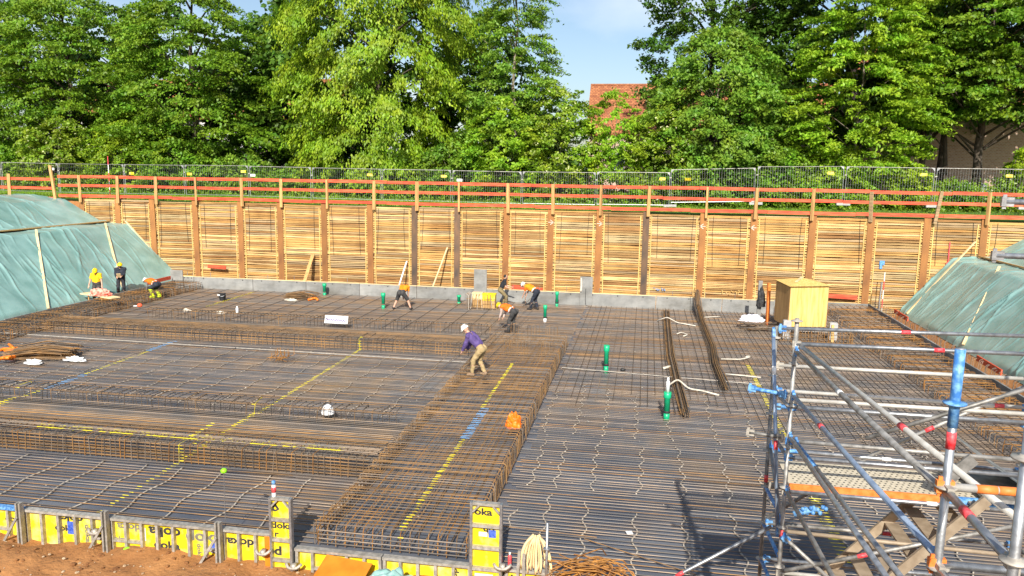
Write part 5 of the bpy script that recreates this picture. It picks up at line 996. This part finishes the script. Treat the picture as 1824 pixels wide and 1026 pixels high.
LM = dict(bright=leafmat('bright_leaf', (.145, .25, .010), (.27, .40, .018)), mid=leafmat('mid_leaf', (.085, .185, .010), (.18, .31, .018)), dark=leafmat('dark_leaf', (.045, .11, .010), (.10, .20, .018)), fresh=leafmat('fresh_leaf', (.15, .29, .014), (.27, .42, .022)), blossom=leafmat('blossom_leaf', (.13, .235, .012), (.26, .36, .025), (.75, .72, .45)), cool=leafmat('cool_leaf', (.10, .215, .018), (.20, .335, .030)), under=leafmat('undergrowth_leaf', (.10, .20, .012), (.22, .34, .025), (.6, .6, .4)))
BARK = mat('dark_bark', (.045, .035, .026), (.11, .085, .06), rough=.95, scale=5, stretch=(3, 3, .6), bump=.8)
BARKL = mat('light_bark', (.17, .14, .10), (.30, .26, .19), rough=.95, scale=5, stretch=(3, 3, .6), bump=.6)
def leaf_mesh(name, C, A, Nn, size, m, ratio=.55):
    B = unit(np.cross(A, Nn)); n = len(C); s = size[:, None]; sag = unit(np.cross(B, A))*s*.12
    V = np.empty((n, 4, 3), np.float32); V[:, 0] = C-A*s*.5; V[:, 1] = C+B*s*ratio*.5+sag; V[:, 2] = C+A*s*.5; V[:, 3] = C-B*s*ratio*.5+sag
    return np_mesh(name, V.reshape(-1, 3), np.arange(n*4).reshape(-1, 4), m)
def sprays(rg, cen, out, Ln, Wd, Th, droop, nleaf, size, style):
    """leaves spread through flattened drooping boughs"""
    Cs, As, Ns, Ss = [], [], [], []
    for c, o, l, w, t, d, nl in zip(cen, out, Ln, Wd, Th, droop, nleaf):
        a = np.array([o[0]*math.cos(d), o[1]*math.cos(d), -math.sin(d)]); b_ = np.array([-o[1], o[0], 0]); n = np.cross(a, b_); n = n if n[2] > 0 else -n
        u = rg.normal(0, .42, (nl, 3)); u = np.clip(u, -1, 1); r2 = np.sqrt(u[:, 0]**2+u[:, 1]**2)
        # twig-wise clumping
        k = max(4, nl//14); tw = rg.normal(0, .5, (k, 3)); idx = rg.integers(0, k, nl); u = .62*tw[idx]+.42*u
        p = c+a*(u[:, :1]*l)+b_*(u[:, 1:2]*w)+n*(u[:, 2:]*t); p[:, 2] -= .22*l*np.clip(u[:, 0], 0, 2)**2+.12*w*u[:, 1]**2
        j = rg.normal(0, 1, (nl, 3)); 
        if style == 'droop':
            A = unit(np.array([0, 0, -1.0])*1.1+np.array(o)*.35+j*.38); Nn = unit(np.array(o)*.9+np.array([0, 0, .5])+rg.normal(0, .45, (nl, 3)))
        else:
            A = unit(a*.7+j*.7); Nn = unit(n*.85+np.array(o)*.35+rg.normal(0, .42, (nl, 3)))
        Cs.append(p); As.append(A); Ns.append(Nn); Ss.append(size*rg.uniform(.65, 1.3, nl))
    return np.concatenate(Cs), np.concatenate(As), np.concatenate(Ns), np.concatenate(Ss)
def tree(name, label, x, y, prof, nsp, nleaf, m, seed, style='layer', size=.215, spray=(1.5, 1.1, .3), droop=.35, trunk=.25, bark=BARK, z0=5.0, back=.12, lean=(0, 0), cat='tree', shell=(.45, 1.0), group='trees and shrubs behind the fence', ratio=.62):
    rg = np.random.default_rng(seed); zs = np.array([p[0] for p in prof]); rs = np.array([p[1] for p in prof]); root = empty(name, (x, y, z0))
    zz = np.linspace(zs[0], zs[-1], 400); cdf = np.cumsum(np.interp(zz, zs, rs)+.25); cdf /= cdf[-1]
    cen, out = [], []; k = 0
    while len(cen) < nsp:
        k += 1; z = float(np.interp((k*.7548777+rg.uniform(-.03, .03)) % 1, cdf, zz)); a = 2*PI*((k*.5698403) % 1)+rg.uniform(-.3, .3); o = np.array([math.cos(a), math.sin(a), 0.])
        if o[1] > .25 and rg.random() > back: continue
        r = np.interp(z, zs, rs)*(rg.uniform(*shell)**.6)*(1+.18*math.sin(a*3+z*1.7+seed)); cen.append(np.array([lean[0]*z+o[0]*r, lean[1]*z+o[1]*r, z])); out.append(o)
    f = rg.uniform(.65, 1.35, nsp); C_, A_, N_, S_ = sprays(rg, cen, out, spray[0]*f, spray[1]*f*rg.uniform(.7, 1.3, nsp), spray[2]*f, droop+rg.normal(0, .15, nsp), (nleaf*f*f).astype(int)+8, size, style)
    cr_ = link('crown', leaf_mesh('crown', C_, A_, N_, S_, m, ratio), None, root)
    top = zs[-1]*.93; tp = [Vector((lean[0]*z+.12*math.sin(z*.9+seed), lean[1]*z+.1*math.cos(z*.7+seed), z)) for z in np.linspace(0, top, 9)]
    tb = MB().tube(tp, [trunk*(1.25 if i == 0 else 1-.105*i) for i in range(9)], 9); tb.obj('trunk', bark, root, True)
    lb = MB(); step = max(1, nsp//26)
    for c in cen[::step]:
        c = Vector(c); zb = max(.5, c.z-1.2-.35*math.hypot(c.x, c.y)); b0 = Vector((lean[0]*zb, lean[1]*zb, zb)); mid = (b0+c)/2+Vector((0, 0, .25)); lb.tube([b0, mid, c, c+Vector((c.x, c.y, 0)).normalized()*spray[0]*.4-Vector((0, 0, .1))], [trunk*.3, trunk*.2, trunk*.1, .012], 5)
    tag(lb.obj('limbs', bark, root, True), kind='stuff'); tag(root, label, cat, group); return root
big = lambda h, w, b=1.0: [(b, w*.75), (b+h*.2, w), (b+h*.55, w*.92), (b+h*.8, w*.6), (b+h, w*.12)]
tree('maple_tree', 'dark layered broadleaf tree at the far left border', -43.5, 54, big(15.5, 6.2, 1.0), 300, 190, LM['mid'], 1, droop=.22, spray=(1.7, 1.3, .26))
tree('maple_tree', 'tall maple with tiers of foliage between the left border and the big drooping tree', -32.5, 53, big(15.5, 5.7, .8), 310, 190, LM['mid'], 2, droop=.25, spray=(1.5, 1.2, .3), trunk=.28)
tree('hornbeam_tree', 'large bright green tree with drooping foliage left of the sky gap', -18.2, 52, [(.4, 4.8), (3, 5.8), (7, 6.3), (11, 6.4), (15, 5.2), (18.5, 3.0)], 430, 200, LM['bright'], 3, 'droop', .225, (1.3, 1.0, .5), .6, .3, ratio=.46)
tree('cherry_tree', 'slender pale green tree rising at the left side of the sky gap', -8.9, 52.5, [(1, 3.6), (4, 3.9), (7.5, 3.3), (10.5, 2.1), (13.5, 1.5), (16, .6)], 240, 150, LM['cool'], 4, 'layer', .21, (1.2, .85, .3), .15, .16, BARKL, ratio=.5)
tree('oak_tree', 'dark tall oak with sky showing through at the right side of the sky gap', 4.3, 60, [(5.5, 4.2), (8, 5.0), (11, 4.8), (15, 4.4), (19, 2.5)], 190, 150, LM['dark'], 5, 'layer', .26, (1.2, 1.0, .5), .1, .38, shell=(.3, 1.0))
tree('maple_tree', 'rounded light green maple right of the sky gap with a pale thin trunk', 4.2, 51, [(.8, 3.6), (3, 4.6), (6, 4.1), (8.5, 3.0), (10.6, .8)], 260, 170, LM['cool'], 6, 'layer', .22, (1.15, .9, .35), .3, .12, BARKL)
tree('ash_tree', 'bright yellow-green tree with a thin pale stem in front of the dark right trees', 12.4, 50.5, [(1.5, 2.8), (4, 4.0), (8, 3.9), (12, 2.8), (16, 1.0)], 260, 170, LM['fresh'], 7, 'layer', .23, (1.3, .8, .24), .12, .09, BARKL, ratio=.48)
tree('beech_tree', 'big dark tree with spreading bright sprays at the right border', 20.6, 54, [(5.2, 4.6), (7, 6.0), (10, 6.0), (14, 4.6), (17, 2)], 240, 180, LM['mid'], 8, 'layer', .24, (1.7, 1.2, .22), .15, .3)
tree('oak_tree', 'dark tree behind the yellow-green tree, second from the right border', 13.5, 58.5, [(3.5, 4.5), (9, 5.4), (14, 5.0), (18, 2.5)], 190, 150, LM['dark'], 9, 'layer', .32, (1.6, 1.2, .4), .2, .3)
BK = dict(size=.40, spray=(1.8, 1.4, .5), ratio=.75)
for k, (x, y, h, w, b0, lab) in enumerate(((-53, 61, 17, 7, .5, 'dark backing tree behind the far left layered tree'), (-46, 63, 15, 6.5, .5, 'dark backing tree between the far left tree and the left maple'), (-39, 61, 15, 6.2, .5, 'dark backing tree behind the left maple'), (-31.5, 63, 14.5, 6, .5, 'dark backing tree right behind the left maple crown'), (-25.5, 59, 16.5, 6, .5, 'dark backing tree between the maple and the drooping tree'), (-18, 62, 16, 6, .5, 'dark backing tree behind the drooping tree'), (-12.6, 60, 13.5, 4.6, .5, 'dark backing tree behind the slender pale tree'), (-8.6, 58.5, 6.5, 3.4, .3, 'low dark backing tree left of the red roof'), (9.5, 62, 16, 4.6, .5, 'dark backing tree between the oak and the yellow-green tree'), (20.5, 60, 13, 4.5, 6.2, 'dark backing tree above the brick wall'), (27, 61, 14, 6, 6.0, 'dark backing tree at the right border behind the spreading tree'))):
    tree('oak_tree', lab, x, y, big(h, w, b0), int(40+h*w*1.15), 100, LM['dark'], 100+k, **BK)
for k, (x, y, tr_, l) in enumerate(((15.9, 55, .2, .02), (17.6, 55.5, .24, .03), (19.0, 54.8, .17, -.03))):
    tree('beech_tree', f'slim dark trunked tree before the brick house, {ORD[k]} of three from the left', x, y, [(5, 2.2), (9, 3.0), (13, 2.0)], 60, 110, LM['dark'], 30+k, 'layer', .27, (1.3, 1.0, .3), .2, tr_, lean=(l, 0))
SH = [(-46, 49.5, 3.6, 2.8, 'mid', 'dark shrub at the far left behind the first fence panels'), (-40.6, 49.2, 5.0, 3.0, 'blossom', 'tall yellow-green shrub with cream blossom at the left'), (-36.0, 49.6, 4.6, 2.7, 'bright', 'light green shrub right of the blossoming shrub'), (-31.6, 49.4, 3.4, 2.8, 'mid', 'low shrub below the left maple'), (-27.2, 50.2, 2.6, 2.6, 'cool', 'small shrub in the shade right of the left maple'), (-22.6, 49.6, 2.2, 2.4, 'mid', 'low shrub under the left side of the drooping tree'), (-17.5, 49.3, 1.8, 2.4, 'mid', 'low shrub below the middle of the drooping tree'), (-12.6, 49.5, 3.6, 2.5, 'cool', 'shrub under the right side of the drooping tree'), (-9.2, 49.4, 6.4, 3.0, 'fresh', 'big leafy shrub below the slender pale tree'), (-5.3, 49.6, 7.2, 2.8, 'blossom', 'leafy shrub with white flowers left of the red roof'), (-2.1, 49.5, 6.7, 2.7, 'fresh', 'bright shrub directly below the red roof'), (.9, 49.6, 6.4, 2.7, 'blossom', 'shrub with white flower heads right of the red roof'), (4.2, 48.8, 3.2, 2.4, 'cool', 'shrub at the foot of the light maple'), (7.9, 49.3, 3.8, 2.4, 'mid', 'shrub between the light maple and the yellow-green tree'), (10.8, 48.8, 2.8, 2.1, 'fresh', 'low bright shrub left of the thin pale stem'), (14.4, 49.0, 3.0, 2.0, 'bright', 'low bright shrub right of the thin pale stem'), (17.4, 49.2, 1.7, 1.8, 'mid', 'low shrub before the dark trunks'), (21.6, 49.5, 3.6, 1.6, 'bright', 'upright bright sapling before the brick wall at the right border'), (24.2, 49.2, 2.2, 2.0, 'fresh', 'low shrub at the right border behind the fence')]
for k, (x, y, h, w, m, lab) in enumerate(SH):
    tree('shrub', lab, x, y, [(.1, w*.9), (h*.4, w), (h*.75, w*.75), (h, w*.2)], int(26+w*h*4.8), 110, LM[m], 50+k, 'layer', .19, (.75, .6, .32), .25, .05, BARKL, cat='shrub', back=.25, shell=(.35, 1.0))
# undergrowth and grass
n = 62000; rg = np.random.default_rng(77); X = rg.uniform(-52, 28, n); Y = 48.3-np.abs(rg.normal(0, .9, n))*1.0+rg.uniform(0, 3, n); keep = Y > 46.5; X, Y = X[keep], Y[keep]; n = len(X)
hgt = 1.5*np.clip(.5+.5*np.sin(X*1.1+2*np.sin(Y))+.4*np.sin(X*.37), .1, 1.3)*np.clip((Y-46.3)/1.6, .15, 1)
C_ = np.stack([X, Y, 4.95+rg.uniform(0, 1, n)*hgt], -1); j = rg.normal(0, 1, (n, 3))
o = link('undergrowth', leaf_mesh('undergrowth', C_, unit(j*.8+np.array([0, -.3, .4])), unit(np.array([0, -.4, .9])+rg.normal(0, .45, (n, 3))), rg.uniform(.12, .24, n), LM['under'])); tag(o, 'low leafy undergrowth along the foot of the fence', 'undergrowth', kind='stuff')
n = 60000; X = rg.uniform(-50, 26, n); Y = rg.uniform(42.4, 47.5, n); h = rg.uniform(.08, .3, n)*np.where(X > -8, .8, 1); z0 = 4.83+np.clip((Y-46)*.02, -.05, .15)
V = np.empty((n, 3, 3), np.float32); a = rg.uniform(0, 6.28, n); dx, dy = np.cos(a)*.016, np.sin(a)*.016
V[:, 0] = np.stack([X-dx, Y-dy, z0], -1); V[:, 1] = np.stack([X+dx, Y+dy, z0], -1); V[:, 2] = np.stack([X+rg.normal(0, .06, n), Y+rg.normal(0, .06, n), z0+h], -1)
o = link('grass', np_mesh('grass', V.reshape(-1, 3), np.arange(n*3).reshape(-1, 3), leafmat('grass_blade', (.11, .23, .014), (.25, .38, .035), trans=.3))); tag(o, 'green grass strip between the guardrail and the fence', 'grass', kind='stuff')
